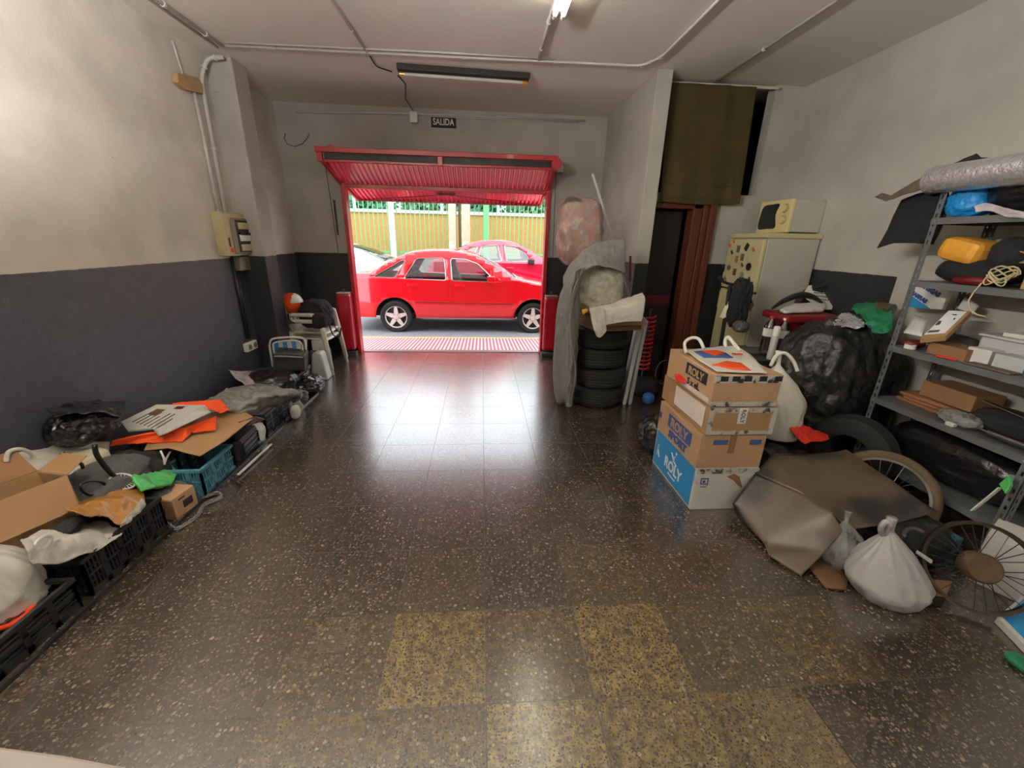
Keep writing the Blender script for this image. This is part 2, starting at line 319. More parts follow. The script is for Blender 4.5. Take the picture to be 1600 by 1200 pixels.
# ---------------------------------------------------------------- object helpers
class B:
    def __init__(s): s.bm = bmesh.new()
    def xf(s, vs, mtx):
        bmesh.ops.transform(s.bm, matrix=mtx, verts=vs)
    def box(s, x0, x1, y0, y1, z0, z1, mtx=None):
        r = bmesh.ops.create_cube(s.bm, size=1)['verts']
        s.xf(r, Matrix.Translation(((x0+x1)/2, (y0+y1)/2, (z0+z1)/2)) @ Matrix.Diagonal((abs(x1-x0), abs(y1-y0), abs(z1-z0), 1)))
        if mtx is not None: s.xf(r, mtx)
        return s
    def bar(s, p, q, w, h=None, seg=4):
        """straight bar of square / round section"""
        p = Vector(p); q = Vector(q); d = q-p; L = d.length
        if h is None: h = w
        r = bmesh.ops.create_cone(s.bm, cap_ends=True, segments=seg, radius1=.5 if seg > 4 else .7071, radius2=.5 if seg > 4 else .7071, depth=1)['verts']
        m0 = Matrix.Rotation(PI/4, 4, 'Z') if seg == 4 else Matrix.Identity(4)
        m = Matrix.Translation((p+q)/2) @ d.to_track_quat('Z', 'Y').to_matrix().to_4x4() @ Matrix.Diagonal((w, h, L, 1)) @ m0
        s.xf(r, m); return s
    def cyl(s, p, q, r, seg=20, r2=None):
        p = Vector(p); q = Vector(q); d = q-p
        v = bmesh.ops.create_cone(s.bm, cap_ends=True, segments=seg, radius1=r, radius2=r if r2 is None else r2, depth=d.length)['verts']
        s.xf(v, Matrix.Translation((p+q)/2) @ d.to_track_quat('Z', 'Y').to_matrix().to_4x4()); return s
    def tube(s, pts, r, seg=8, closed=False):
        pts = [Vector(p) for p in pts]; n = len(pts); rings = []
        ref = Vector((0, 0, 1))
        for i, p in enumerate(pts):
            a = pts[(i-1) % n] if (closed or i) else p; c = pts[(i+1) % n] if (closed or i < n-1) else p
            t = (c-a).normalized()
            if abs(t.dot(ref)) > .97: ref = Vector((1, 0, 0)) if abs(t.x) < .9 else Vector((0, 1, 0))
            u = t.cross(ref).normalized(); w = t.cross(u).normalized(); ref = -w if (-w).dot(ref) > 0 else w
            u = t.cross(ref).normalized(); w = t.cross(u)
            rr = r[i] if isinstance(r, (list, tuple)) else r
            rings.append([s.bm.verts.new(p+(u*math.cos(2*PI*k/seg)+w*math.sin(2*PI*k/seg))*rr) for k in range(seg)])
        m = n if closed else n-1
        for i in range(m):
            A, C = rings[i], rings[(i+1) % n]
            for k in range(seg):
                try: s.bm.faces.new((A[k], A[(k+1) % seg], C[(k+1) % seg], C[k]))
                except ValueError: pass
        if not closed:
            for rg in (rings[0][::-1], rings[-1]):
                try: s.bm.faces.new(rg)
                except ValueError: pass
        return s
    def lathe(s, prof, origin, axis=(0, 0, 1), seg=32):
        """prof: (radius, height) pairs along the axis"""
        q = Vector(axis).normalized().to_track_quat('Z', 'Y').to_matrix().to_4x4(); m = Matrix.Translation(Vector(origin)) @ q
        rings = []
        for r, h in prof:
            rings.append([s.bm.verts.new(m @ Vector((r*math.cos(2*PI*k/seg), r*math.sin(2*PI*k/seg), h))) for k in range(seg)])
        for A, C in zip(rings, rings[1:]):
            for k in range(seg): s.bm.faces.new((A[k], A[(k+1) % seg], C[(k+1) % seg], C[k]))
        return s
    def prism(s, pts, vec):
        vec = Vector(vec); a = [s.bm.verts.new(Vector(p)) for p in pts]; c = [s.bm.verts.new(Vector(p)+vec) for p in pts]; n = len(pts)
        s.bm.faces.new(a); s.bm.faces.new(c[::-1])
        for i in range(n): s.bm.faces.new((a[i], c[i], c[(i+1) % n], a[(i+1) % n]))
        return s
    def ball(s, c, r, sub=2, scale=(1, 1, 1)):
        v = bmesh.ops.create_icosphere(s.bm, subdivisions=sub, radius=r)['verts']
        s.xf(v, Matrix.Translation(Vector(c)) @ Matrix.Diagonal((*scale, 1))); return s

def worldloc(o):
    v = Vector((0, 0, 0))
    while o is not None: v = v + o.location; o = o.parent
    return v
def obj(name, b, m, parent=None, smooth=False, bevel=0, origin=None, solid=0, auto=None):
    bm = b.bm if isinstance(b, B) else b
    bmesh.ops.recalc_face_normals(bm, faces=bm.faces)
    if parent is not None: off = worldloc(parent)
    else:
        xs = [v.co for v in bm.verts]
        off = Vector(origin) if origin else Vector((sum(c.x for c in xs)/len(xs), sum(c.y for c in xs)/len(xs), min(c.z for c in xs)))
    bmesh.ops.translate(bm, verts=bm.verts, vec=-off)
    me = bpy.data.meshes.new(name); bm.to_mesh(me); bm.free()
    if smooth:
        me.polygons.foreach_set('use_smooth', [True]*len(me.polygons))
        if auto:
            me.set_sharp_from_angle(angle=math.radians(auto))
    o = bpy.data.objects.new(name, me); COL.objects.link(o)
    if parent is not None: o.parent = parent
    else: o.location = off
    me.materials.append(M[m] if isinstance(m, str) else m)
    if solid:
        md = o.modifiers.new('thickness', 'SOLIDIFY'); md.thickness = solid; md.offset = 0
    if bevel:
        md = o.modifiers.new('bevel', 'BEVEL'); md.width = bevel; md.segments = 2; md.limit_method = 'ANGLE'; md.angle_limit = math.radians(40)
    return o
def tag(o, label, cat, group=None, kind=None):
    o['label'] = label; o['category'] = cat
    if group: o['group'] = group
    if kind: o['kind'] = kind
    return o
def thing(name, label, cat, loc, group=None):
    o = bpy.data.objects.new(name, None); COL.objects.link(o); o.location = loc; o.empty_display_size = .05
    return tag(o, label, cat, group)
def struct(name, b, m, parent=None, **k):
    o = obj(name, b, m, parent, **k)
    if parent is None: o['kind'] = 'structure'
    return o
def dup(root, loc, rz=0, label=None):
    c = root.copy(); COL.objects.link(c); c.location = loc; c.rotation_euler = (0, 0, rz)
    if label: c['label'] = label
    def rec(a, b_):
        for ch in list(a.children):
            d = ch.copy(); COL.objects.link(d); d.parent = b_; rec(ch, d)
    rec(root, c); return c

# --- soft shapes
def cr(p0, p1, p2, p3, t):
    return .5*((2*p1)+(-p0+p2)*t+(2*p0-5*p1+4*p2-p3)*t*t+(-p0+3*p1-3*p2+p3)*t**3)
def spline(pts, n, closed=False):
    pts = [Vector(p) for p in pts]; k = len(pts); out = []
    segs = k if closed else k-1
    for i in range(segs):
        g = (lambda j: pts[j % k]) if closed else (lambda j: pts[max(0, min(k-1, j))])
        for j in range(n): out.append(cr(g(i-1), g(i), g(i+1), g(i+2), j/n))
    if not closed: out.append(pts[-1])
    return out
def crinkle(p, f, seed, sharp=True):
    q = Vector(p)*f+Vector((seed*7.3, seed*3.1, seed*1.7))
    v = noise.noise(q)+.5*noise.noise(q*2.1)
    if sharp: v = .6*v+.5*(1-abs(noise.noise(q*1.3))*3)*.5
    return v
def cloth(name, grid, m, parent=None, n=8, amp=.012, f=9, seed=1, thick=.003, stretch=(1, 1, 1), smooth=True):
    """sheet through a grid of surveyed points, wrinkled along its normal"""
    rows = [spline(r, n) for r in grid]
    cols = len(rows[0]); full = [spline([rows[i][j] for i in range(len(rows))], n) for j in range(cols)]
    bm = bmesh.new(); V = [[bm.verts.new(p) for p in c] for c in full]
    for a, c in zip(V, V[1:]):
        for i in range(len(a)-1):
            try: bm.faces.new((a[i], a[i+1], c[i+1], c[i]))
            except ValueError: pass
    bm.normal_update(); st = Vector(stretch)
    for v in bm.verts:
        v.co += v.normal*amp*1.5*(crinkle(Vector((v.co.x*st.x, v.co.y*st.y, v.co.z*st.z)), f, seed)+.3*crinkle(v.co, f*3.1, seed+5))
    return obj(name, bm, m, parent, smooth=smooth, solid=thick)
def poly_sheet(name, pts, m, parent=None, cuts=4, amp=.006, f=9, seed=1, thick=.004, stretch=(1, 1, 1), smooth=True):
    bm = bmesh.new(); vs = [bm.verts.new(Vector(p)) for p in pts]; bm.faces.new(vs)
    bmesh.ops.triangulate(bm, faces=bm.faces)
    for k in range(cuts):
        bmesh.ops.subdivide_edges(bm, edges=bm.edges, cuts=1, use_grid_fill=True)
        bmesh.ops.triangulate(bm, faces=bm.faces)
        if k: bmesh.ops.smooth_vert(bm, verts=[v for v in bm.verts if not v.is_boundary], factor=.5, use_axis_x=True, use_axis_y=True, use_axis_z=True)
    bm.normal_update(); st = Vector(stretch)
    for v in bm.verts:
        v.co += v.normal*amp*crinkle(Vector((v.co.x*st.x, v.co.y*st.y, v.co.z*st.z)), f, seed)
    return obj(name, bm, m, parent, smooth=smooth, solid=thick)
def lump(name, c, s, m, parent=None, amp=.12, f=2.2, seed=1, sub=5, flat=.0, box=2.6, rz=0, tilt=0):
    """soft heap: c is the middle of its base, s its half sizes in x, y and its height"""
    bm = bmesh.new(); vs = bmesh.ops.create_icosphere(bm, subdivisions=sub, radius=1)['verts']
    c = Vector(c)
    rot = Matrix.Rotation(rz, 3, 'Z') @ Matrix.Rotation(tilt, 3, 'Y')
    for v in bm.verts:
        d = v.co.normalized()
        k = (abs(d.x)**box+abs(d.y)**box+abs(d.z)**box)**(-1/box)
        p = d*k
        a = amp*(crinkle(d, f, seed)+.35*crinkle(d, f*2.7, seed+3))
        p = p*(1+a)
        p = Vector((p.x*s[0], p.y*s[1], p.z*s[2]*.5))
        p = rot @ p
        p.z += s[2]*.5
        if p.z < 0: p.z *= .08
        v.co = p+c
    return obj(name, bm, m, parent, smooth=True)
def bag(name, c, rx, ry, h, m, parent=None, seed=1, folds=9, fold=.10, neck=.82, amp=.06, lean=(0, 0), n=72, rows=40, bulge=.42, knot=True):
    """tied or gathered plastic bag: c = middle of its base"""
    bm = bmesh.new(); c = Vector(c); V = []
    for j in range(rows+1):
        t = j/rows
        # profile radius
        if t < neck: r = max(.02, math.sin(PI*(min(1, (t/neck)))**.62*.92+.12)**.7) if t > 0 else .55
        else: r = 0
        tt = t/neck
        body = (1-max(0, (tt-bulge)/(1-bulge))**1.35) if tt > bulge else (.80+.20*math.sin(PI/2*tt/bulge))
        r = max(.075, body) if t < neck else .075+.05*((t-neck)/(1-neck))*(1 if knot else 6)
        ring = []
        for k in range(n):
            a = 2*PI*k/n
            sn = math.sin(folds*a+3*noise.noise(Vector((math.cos(a)*1.2, math.sin(a)*1.2, t*1.6+seed)))); fd = fold*(.25+1.1*t)*(1-2*abs(sn)**.6)
            nn = amp*crinkle(Vector((math.cos(a), math.sin(a), t*2)), 2.3, seed)
            rr = r*(1+fd+nn)
            ring.append(bm.verts.new(c+Vector((rx*rr*math.cos(a)+lean[0]*t, ry*rr*math.sin(a)+lean[1]*t, h*t))))
        V.append(ring)
    for A, C in zip(V, V[1:]):
        for k in range(n): bm.faces.new((A[k], A[(k+1) % n], C[(k+1) % n], C[k]))
    bm.faces.new(V[0][::-1]); bm.faces.new(V[-1])
    return obj(name, bm, m, parent, smooth=True)
def text(name, s, size, org, ux, uy, m, parent, thick=.0015, squash=1.0, bold=0, align='CENTER'):
    cu = bpy.data.curves.new(name, 'FONT'); cu.body = s; cu.size = size; cu.extrude = thick; cu.offset = bold; cu.align_x = align; cu.align_y = 'CENTER'
    cu.resolution_u = 3
    to = bpy.data.objects.new('tmp_text', cu); COL.objects.link(to)
    bpy.context.view_layer.update()
    me = bpy.data.meshes.new_from_object(to.evaluated_get(bpy.context.evaluated_depsgraph_get()))
    bpy.data.objects.remove(to); bpy.data.curves.remove(cu)
    ux = Vector(ux).normalized(); uy = Vector(uy); uy = (uy-ux*uy.dot(ux)).normalized(); uz = ux.cross(uy)
    mt = Matrix((ux, uy, uz)).transposed().to_4x4() @ Matrix.Diagonal((squash, 1, 1, 1)); mt = Matrix.Translation(Vector(org)-worldloc(parent)) @ mt
    me.transform(mt); me.materials.clear(); me.materials.append(M[m]); me.name = name
    o = bpy.data.objects.new(name, me); COL.objects.link(o); o.parent = parent
    return o
# ================================================================ SETTING
H = 3.07
struct('floor', B().box(-2.62, 3.3, -3.6, 4.95, -.06, 0), 'floor')
struct('ceiling', B().box(-2.62, 3.3, -3.6, 5.0, H, H+.12), 'ceil')
struct('wall_left', B().box(-2.62, -2.47, -3.6, 5.0, 0, H), 'wall_l')
struct('wall_left_pillar', B().box(-2.47, -2.235, 3.54, 3.80, 0, H), 'wall_b', bevel=.006)
b = B(); b.box(-2.62, -1.76, 4.82, 5.0, 0, H); b.box(-1.76, .86, 4.82, 5.0, 2.22, H); b.box(.86, 3.3, 4.82, 5.0, 0, H)
struct('wall_back', b, 'wall_b')
struct('wall_right_stub', B().box(1.565, 1.71, 3.27, 4.82, 0, H), 'wall_r', bevel=.006)
b = B(); b.box(2.42, 3.15, 3.5, 3.62, 0, 2.0); b.box(1.71, 3.15, 3.5, 3.62, 2.0, 2.09); b.box(2.85, 3.15, 3.5, 3.62, 2.09, H)
struct('wall_alcove', b, 'wall_r')
struct('wall_right', B().box(3.15, 3.3, 1.98, 4.95, 0, H), 'wall_r')
M['wall_rn'] = wall_mat('plaster_right_near', -1, cream=(170,165,153))  # right wall cream again, darkened in place of weaker light
struct('wall_right', B().box(3.15, 3.3, -3.6, 1.98, 0, H), 'wall_rn')
struct('wall_rear', B().box(-2.62, 3.3, -3.75, -3.6, 0, H), 'wall_rn')
# doorway of the back room: wooden jamb and a dark door standing open inside
b = B(); b.box(2.2, 2.30, 3.47, 3.62, 0, 2.0); b.box(2.30, 2.36, 3.45, 3.62, 0, 2.0); b.box(2.36, 2.43, 3.42, 3.5, 0, 2.0); b.box(1.71, 2.43, 3.47, 3.62, 1.94, 2.0)
d1 = struct('door_frame_1', b, 'frame_wood', bevel=.008); d1['kind'] = 'structure'
d2 = struct('door_1', B().box(1.76, 2.18, 3.66, 3.70, .01, 1.93), 'dark_door', bevel=.004)
b = B(); b.box(1.77, 2.17, 3.645, 3.66, .93, 1.03); obj('door_rail', b, 'dark_red', d2)
struct('wall_back_room', B().box(1.71, 3.15, 4.0, 4.05, 0, H), 'dark')  # near-black colour stands in for the darkness of the back room
# floor trims along the left row
struct('trim_1', B().box(-1.765, -1.753, .0, 3.2, 0, .014), 'black_pl')
# thresholds and red jambs of the vehicle entrance
b = B(); b.box(-1.76, .86, 4.90, 5.0, -.02, .008); struct('trim_2', b, 'steel')

# ---- vehicle gate: a bifold leaf tilted up under the lintel
gate = thing('garage_gate', 'open red up-and-over garage gate with two corrugated leaves', 'garage gate', (-.45, 4.85, 0))
b = B(); b.box(-1.775, -1.725, 4.76, 4.90, 0, 2.22); obj('gate_post', b, 'red_gate', gate, bevel=.006)
b = B(); b.box(.835, .885, 4.76, 4.90, 0, 2.22); obj('gate_post', b, 'red_gate', gate, bevel=.006)
def corr(y0, z0, y1, z1, x0, x1, per, dep):
    bm = bmesh.new(); n = int((x1-x0)/per*4); d = Vector((0, y1-y0, z1-z0)).normalized(); nrm = Vector((0, -d.z, d.y)); A = []
    for i in range(n+1):
        x = x0+(x1-x0)*i/n; h = dep if (i % 4) in (0, 1) else 0
        A.append([bm.verts.new(Vector((x, y0+(y1-y0)*j/4, z0+(z1-z0)*j/4))+nrm*h) for j in range(5)])
    for p, q in zip(A, A[1:]):
        for j in range(4): bm.faces.new((p[j], q[j], q[j+1], p[j+1]))
    return bm
l1 = obj('upper_leaf', corr(4.36, 2.40, 4.84, 2.205, -1.80, .83, .058, .018), 'red_gate_lit', gate, solid=.004)
l2 = obj('lower_leaf', corr(4.90, 2.18, 5.30, 2.075, -1.74, .83, .058, .016), 'red_gate_lit', gate, solid=.004)
b = B(); b.box(-1.88, .88, 4.30, 4.36, 2.475, 2.53); b.box(-1.84, .86, 4.34, 4.38, 2.38, 2.41)
for x in (-1.84, -.49, .84): b.box(x-.03, x+.03, 4.32, 4.37, 2.38, 2.50)
obj('leaf_frame', b, 'red_gate', gate, bevel=.006)
b = B().box(-1.80, .82, 4.365, 4.375, 2.40, 2.475); obj('frame_web', b, 'fixture_dk', gate)
b = B(); b.bar((-1.82, 4.36, 2.40), (-1.76, 4.86, 2.19), .045, .05); b.bar((.85, 4.36, 2.40), (.84, 4.86, 2.19), .045, .05); b.box(-1.76, .86, 4.83, 4.88, 2.165, 2.215)
obj('hinge_rail', b, 'red_gate', gate, bevel=.004)
b = B(); b.bar((-1.74, 4.9, 2.175), (-1.72, 5.31, 2.07), .03, .04); b.bar((.82, 4.9, 2.175), (.82, 5.31, 2.07), .03, .04); b.box(-1.73, .83, 5.29, 5.32, 2.055, 2.09)
obj('leaf_edge', b, 'red_gate', gate, bevel=.004)
b = B(); b.box(-.60, -.36, 4.95, 4.99, 2.13, 2.155); b.cyl((-.55, 4.97, 2.125), (-.55, 4.97, 2.16), .02); b.cyl((-.41, 4.97, 2.125), (-.41, 4.97, 2.16), .02); b.bar((-1.5, 5.2, 2.075), (-.6, 4.99, 2.13), .008); b.bar((.6, 5.2, 2.075), (-.36, 4.99, 2.13), .008)
obj('lock', b, 'dark_red', gate)
obj('pulley', B().cyl((-1.70, 4.30, 2.515), (-1.70, 4.36, 2.515), .035, 16), 'red_gate', gate); obj('pulley', B().cyl((.86, 4.26, 2.44), (.86, 4.40, 2.44), .06, 20), 'red_gate', gate)
b = B().box(.90, 1.03, 4.74, 4.82, 2.42, 2.52); obj('bracket', b, 'steel', gate, bevel=.003)
for nm, x, lb in (('a', -1.865, 'red counterweight tube hanging left of the garage gate'), ('b', .955, 'red counterweight tube hanging right of the garage gate')):
    t = thing('counterweight', lb, 'counterweight', (x, 4.72, .09), 'gate counterweights')
    obj('weight', B().box(x-.095, x+.095, 4.64, 4.80, .09, .87), 'red_gate', t, bevel=.035)
    obj('cable', B().cyl((x, 4.72, .92), (x-.01 if x < 0 else x-.06, 4.60 if x < 0 else 4.5, 2.40), .004, 6), 'black_pl', t)
    b = B(); b.tube([Vector((x+.012*math.cos(a), 4.72, .895+.03*math.sin(a))) for a in [i*PI/6 for i in range(12)]], .004, 6, True); obj('eyelet', b, 'steel', t)
    obj('cap', B().box(x-.085, x+.085, 4.65, 4.79, .868, .876), 'white_pl', t)
tag(obj('base_block', B().box(-1.99, -1.77, 4.66, 4.82, 0, .065), 'grey_cloth', bevel=.004), 'low dark stone block under the left red counterweight', 'block', 'stone blocks')
tag(obj('base_block', B().box(.845, 1.12, 4.62, 4.82, 0, .065), 'grey_cloth', bevel=.004), 'low dark stone block under the right red counterweight', 'block', 'stone blocks')
b = B(); b.bar((-1.885, 4.80, 1.60), (-1.885, 4.80, 2.02), .02); tag(obj('gate_rod', b, 'grey_cloth'), 'thin dark rod fixed upright on wall left of gate', 'rod', 'wall rods')
b = B(); b.bar((1.06, 4.80, 1.42), (1.06, 4.80, 2.05), .008); tag(obj('gate_rod', b, 'black_pl'), 'thin black wire upright on wall right of gate', 'rod', 'wall rods')
tag(obj('wall_cover_plate', B().box(1.15, 1.19, 4.79, 4.82, 1.72, 2.05), 'grey_cloth'), 'narrow grey plate on wall beside the wrapped bundle', 'plate')

# ================================================================ STREET
prof = [(4.95, 0), (6.35, -.11), (8.4, -.12), (9.4, .03), (11.2, .06), (30, .06)]
def strip(y0, z0, y1, z1, x0=-14, x1=14, t=.05): return B().prism([(x0, y0, z0), (x1, y0, z0), (x1, y1, z1), (x0, y1, z1)], (0, 0, -t))
struct('driveway_ramp', strip(4.95, 0, 6.28, -.105), 'gutter')
tag(obj('painted_line', strip(6.28, -.1045, 6.36, -.108, t=.04), 'yellow_line'), 'worn yellow line painted along the kerb under red car', 'road line')['kind'] = 'structure'
struct('street', strip(6.36, -.11, 8.6, -.12), 'asphalt')
struct('street', strip(8.6, -.12, 9.0, .0), 'asphalt')
struct('street', strip(9.0, .0, 11.6, .06), 'asphalt')
struct('far_pavement', strip(11.6, .10, 40, .10, x0=-30, x1=30), 'pave')
b = B(); b.box(-14, 14, 12.05, 12.25, .1, 1.02); struct('low_wall', b, 'pave')
struct('ochre_wall', B().box(-16, 16, 14, 14.3, .1, 2.36), 'ochre')
struct('ochre_wall_cap', B().box(-16, 16, 13.95, 14.35, 2.36, 2.46), 'wall_cap')
# green railing
fen = thing('railing_fence', 'long green iron railing in front of the ochre wall', 'fence', (0, 12.15, 1.02))
b = B()
for i in range(120):
    x = -8+i*.134; b.bar((x, 12.15, 1.02), (x, 12.15, 3.3), .022)
obj('bars', b, 'fence_green', fen)
obj('lower_rail', B().box(-8.2, 8.2, 12.13, 12.17, 1.15, 1.20), 'fence_green', fen)
obj('upper_rail', B().box(-8.2, 8.2, 12.13, 12.17, 3.1, 3.15), 'fence_green', fen)
for x, w, mt_, lb in ((-2.62, .15, 'post_white', 'thick white post of the fence above silver car'), (.12, .17, 'fence_green', 'thick pale green post right of the pink pillars')):
    tag(obj('fence_post', B().box(x-w/2, x+w/2, 11.9, 12.03, .1, 3.6), mt_, bevel=.01), lb, 'post')
p0 = None
for x, w, lb in ((-.86, .21, 'left of two pinkish pillars with peeling posters behind fence'), (-.47, .24, 'right of two pinkish pillars with peeling posters behind fence')):
    tag(obj('street_pillar', B().box(x-w/2, x+w/2, 11.7, 11.95, .1, 4.2), 'pillar_pink', bevel=.012), lb, 'pillar', 'pink street pillars')
b = B().box(-.69, -.63, 11.85, 11.9, .1, 4.0); tag(obj('rust_post', b, 'trunk'), 'thin rusty brown post between the two pink pillars', 'post')
# mesh fence behind the wall: white posts
proto = None
for i, x in enumerate([-6.2, -4.35, -2.05, .1, 1.72, 3.4, 5.2]):
    xx = [-6.1, -4.25, -1.35, .55, 2.35, 3.6, 5.4][i]
    if proto is None:
        proto = tag(obj('mesh_post', B().cyl((xx, 14.15, 2.46), (xx, 14.15, 5.2), .05, 10), 'post_white'), 'thin white post standing on the ochre wall before trees', 'post', 'white posts on the ochre wall')
    else: dup(proto, (xx, proto.location.y, proto.location.z))
def tree(x, y, r, h, m, seed, label):
    rn = random.Random(seed); t = thing('tree', label, 'tree', (x, y, .1), 'trees behind the ochre wall')
    obj('trunk', B().tube([(x, y, .1), (x+.1, y, h*.5), (x, y, h)], [.16, .12, .05], 8), 'trunk', t)
    bm = bmesh.new()
    for i in range(2600):
        d = Vector((rn.gauss(0, 1), rn.gauss(0, 1), rn.gauss(0, 1))).normalized()*(rn.random()**.4)
        c = Vector((x+d.x*r, y+d.y*r*.6, h+d.z*h*.55)); s = rn.uniform(.08, .17)
        a = Vector((rn.gauss(0, 1), rn.gauss(0, 1), rn.gauss(0, 1))).normalized(); q = a.orthogonal().normalized()
        w = a.cross(q)
        bm.faces.new([bm.verts.new(c+q*s), bm.verts.new(c+w*s*.6), bm.verts.new(c-q*s), bm.verts.new(c-w*s*.6)])
    obj('foliage', bm, m, t)
for i, (x, y) in enumerate([(-6.4, 16.5), (-4.2, 16), (-2.2, 17), (-.2, 16.2), (1.9, 16.8), (3.9, 16.2), (6.2, 17)]):
    tree(x, y, 1.05, 2.9+.25*math.sin(i*2), 'leaf' if i % 2 else 'leaf2', i, 'leafy green tree behind the ochre wall' if i % 2 else 'paler green tree behind the ochre wall')
bpy.context.view_layer.update()

# ---------------------------------------------------------------- cars
def fill2d(outer, holes, name='tmp'):
    cu = bpy.data.curves.new(name, 'CURVE'); cu.dimensions = '2D'; cu.fill_mode = 'BOTH'
    for pl in [outer]+holes:
        s = cu.splines.new('POLY'); s.points.add(len(pl)-1); s.use_cyclic_u = True
        for p, q in zip(s.points, pl): p.co = (q[0], q[1], 0, 1)
    o = bpy.data.objects.new(name, cu); COL.objects.link(o); bpy.context.view_layer.update()
    me = bpy.data.meshes.new_from_object(o.evaluated_get(bpy.context.evaluated_depsgraph_get()))
    bpy.data.objects.remove(o); bpy.data.curves.remove(cu)
    bm = bmesh.new(); bm.from_mesh(me); bpy.data.meshes.remove(me)
    bmesh.ops.remove_doubles(bm, verts=bm.verts, dist=1e-4)
    ff = {}
    for f in list(bm.faces):      # the 2D fill lays a front and a back; keep one
        k = tuple(sorted(v.index for v in f.verts))
        if k in ff: bm.faces.remove(f)
        else: ff[k] = 1
    return bm
def rounded(poly, r=.04, n=4):
    out = []; k = len(poly)
    for i in range(k):
        p, q, s_ = Vector(poly[i-1]), Vector(poly[i]), Vector(poly[(i+1) % k])
        a = (p-q); c = (s_-q); ra = min(r, a.length*.4); rc = min(r, c.length*.4); A = q+a.normalized()*ra; C_ = q+c.normalized()*rc
        for j in range(n+1):
            t = j/n; out.append(tuple(A*(1-t)**2+q*2*t*(1-t)+C_*t*t))
    return out
def inset(poly, d):
    k = len(poly); c = sum((Vector(p) for p in poly), Vector((0, 0)))/k
    return [tuple(Vector(p)+(c-Vector(p)).normalized()*d) for p in poly]
def car(name, label, yn, zg, prof, ax, rw, sill, belt, wins, paint, seams=(), w=1.64, seats=(), trimz=None, tum=.40, wheel_detail=True, mirror=None, handles=(), ra=.07):
    """prof: list of (part, [(x, z)...]) from rear bumper over roof to front bumper; yn: near flank; heights are absolute"""
    t = thing(name, label, 'car', ((ax[0]+ax[1])/2, yn+w/2, zg))
    pts = []
    for part, pp in prof:
        sp = spline([(p[0], p[1], 0) for p in pp], 5)
        pts.append((part, [(q.x, q.y) for q in sp]))
    flat = []
    for _, pp in pts:
        for q in pp:
            if not flat or (Vector(q)-Vector(flat[-1])).length > .004: flat.append(q)
    def off(x, z):
        o = .0
        o += .05*max(0, (sill+.32-z)/.32)**2
        if z > belt: o += (z-belt)*tum
        xe = min(abs(x-flat[0][0]), abs(x-flat[-1][0])); x0 = min(p[0] for p in flat); x1 = max(p[0] for p in flat)
        e = min(x-x0, x1-x)
        if e < .5: o += .16*(1-e/.5)**2.2
        return o
    # side outline = profile + bottom with arches
    arch = []
    R = rw+ra
    low = [(flat[-1][0], sill+.03)]
    bot = []
    for xc in (ax[1], ax[0]):
        hz = sill; zc = zg+rw
        dx = math.sqrt(max(0, R*R-(hz-zc)**2)); a0 = math.atan2(hz-zc, dx)
        for j in range(19):
            a = a0+(PI-2*a0)*j/18; bot.append((xc+R*math.cos(a), zc+R*math.sin(a)))
    outline = flat+bot
    holes = [rounded(wd, .05) for wd in wins]
    for side in (0, 1):
        bm = fill2d(outline, holes)
        for z in [sill+.1, sill+.2, sill+.3, belt-.12, belt, belt+.06, belt+.14, belt+.22, belt+.3, belt+.38, belt+.46]:
            bmesh.ops.bisect_plane(bm, geom=bm.verts[:]+bm.edges[:]+bm.faces[:], plane_co=(0, z, 0), plane_no=(0, 1, 0))
        x = flat[0][0]
        while x < flat[-1][0]:
            x += .16; bmesh.ops.bisect_plane(bm, geom=bm.verts[:]+bm.edges[:]+bm.faces[:], plane_co=(x, 0, 0), plane_no=(1, 0, 0))
        for v in bm.verts:
            o_ = off(v.co.x, v.co.y); v.co = Vector((v.co.x, yn+o_ if side == 0 else yn+w-o_, v.co.y))
        obj('body_side', bm, paint, t, smooth=True, solid=.012, auto=35)
        # panes
        for wd in holes:
            bm = bmesh.new(); big = [tuple(Vector(p)+(Vector(p)-sum((Vector(q) for q in wd), Vector((0, 0)))/len(wd)).normalized()*.015) for p in wd]
            ff = [bm.verts.new(Vector((p[0], (yn+off(*p)+.012) if side == 0 else (yn+w-off(*p)-.012), p[1]))) for p in big]
            bm.faces.new(ff); obj('side_window', bm, 'glass_tint', t)
            b = B(); b.tube([Vector((p[0], (yn+off(*p)-.004) if side == 0 else (yn+w-off(*p)+.004), p[1])) for p in wd], .007, 5, True); obj('window_trim', b, 'chrome', t)
    for part, pp in pts:
        bm = bmesh.new(); V = []
        for x, z in pp:
            o_ = off(x, z); row = []
            for j in range(13):
                s_ = -1+2*j/12; y = yn+w/2+s_*(w/2-o_); cz = .045*(1-abs(s_)**3.5) if z > sill+.25 else 0
                row.append(bm.verts.new(Vector((x, y, z+cz*.8))))
            V.append(row)
        for a, c in zip(V, V[1:]):
            for j in range(12): bm.faces.new((a[j], a[j+1], c[j+1], c[j]))
        obj(part, bm, 'glass_tint' if 'wind' in part else paint, t, smooth=True, solid=.008)
    # floor pan and lining
    x0, x1 = flat[0][0]+.1, flat[-1][0]-.1
    b = B(); b.box(x0, x1, yn+.12, yn+w-.12, sill+.02, sill+.08); b.box(ax[0]+rw+.12, ax[1]-rw-.05, yn+.07, yn+.10, sill, belt-.03); b.box(ax[0]+rw+.12, ax[1]-rw-.05, yn+w-.10, yn+w-.07, sill, belt-.03)
    b.box(ax[1]-rw-.08, ax[1]-rw-.02, yn+.1, yn+w-.1, sill, belt-.02); b.box(ax[0]-rw, ax[0]+rw, yn+.26, yn+w-.26, sill+.08, belt-.1); b.box(ax[1]-rw-.02, ax[1]+rw, yn+.26, yn+w-.26, sill+.08, belt-.16)
    obj('interior', b, 'car_in', t)
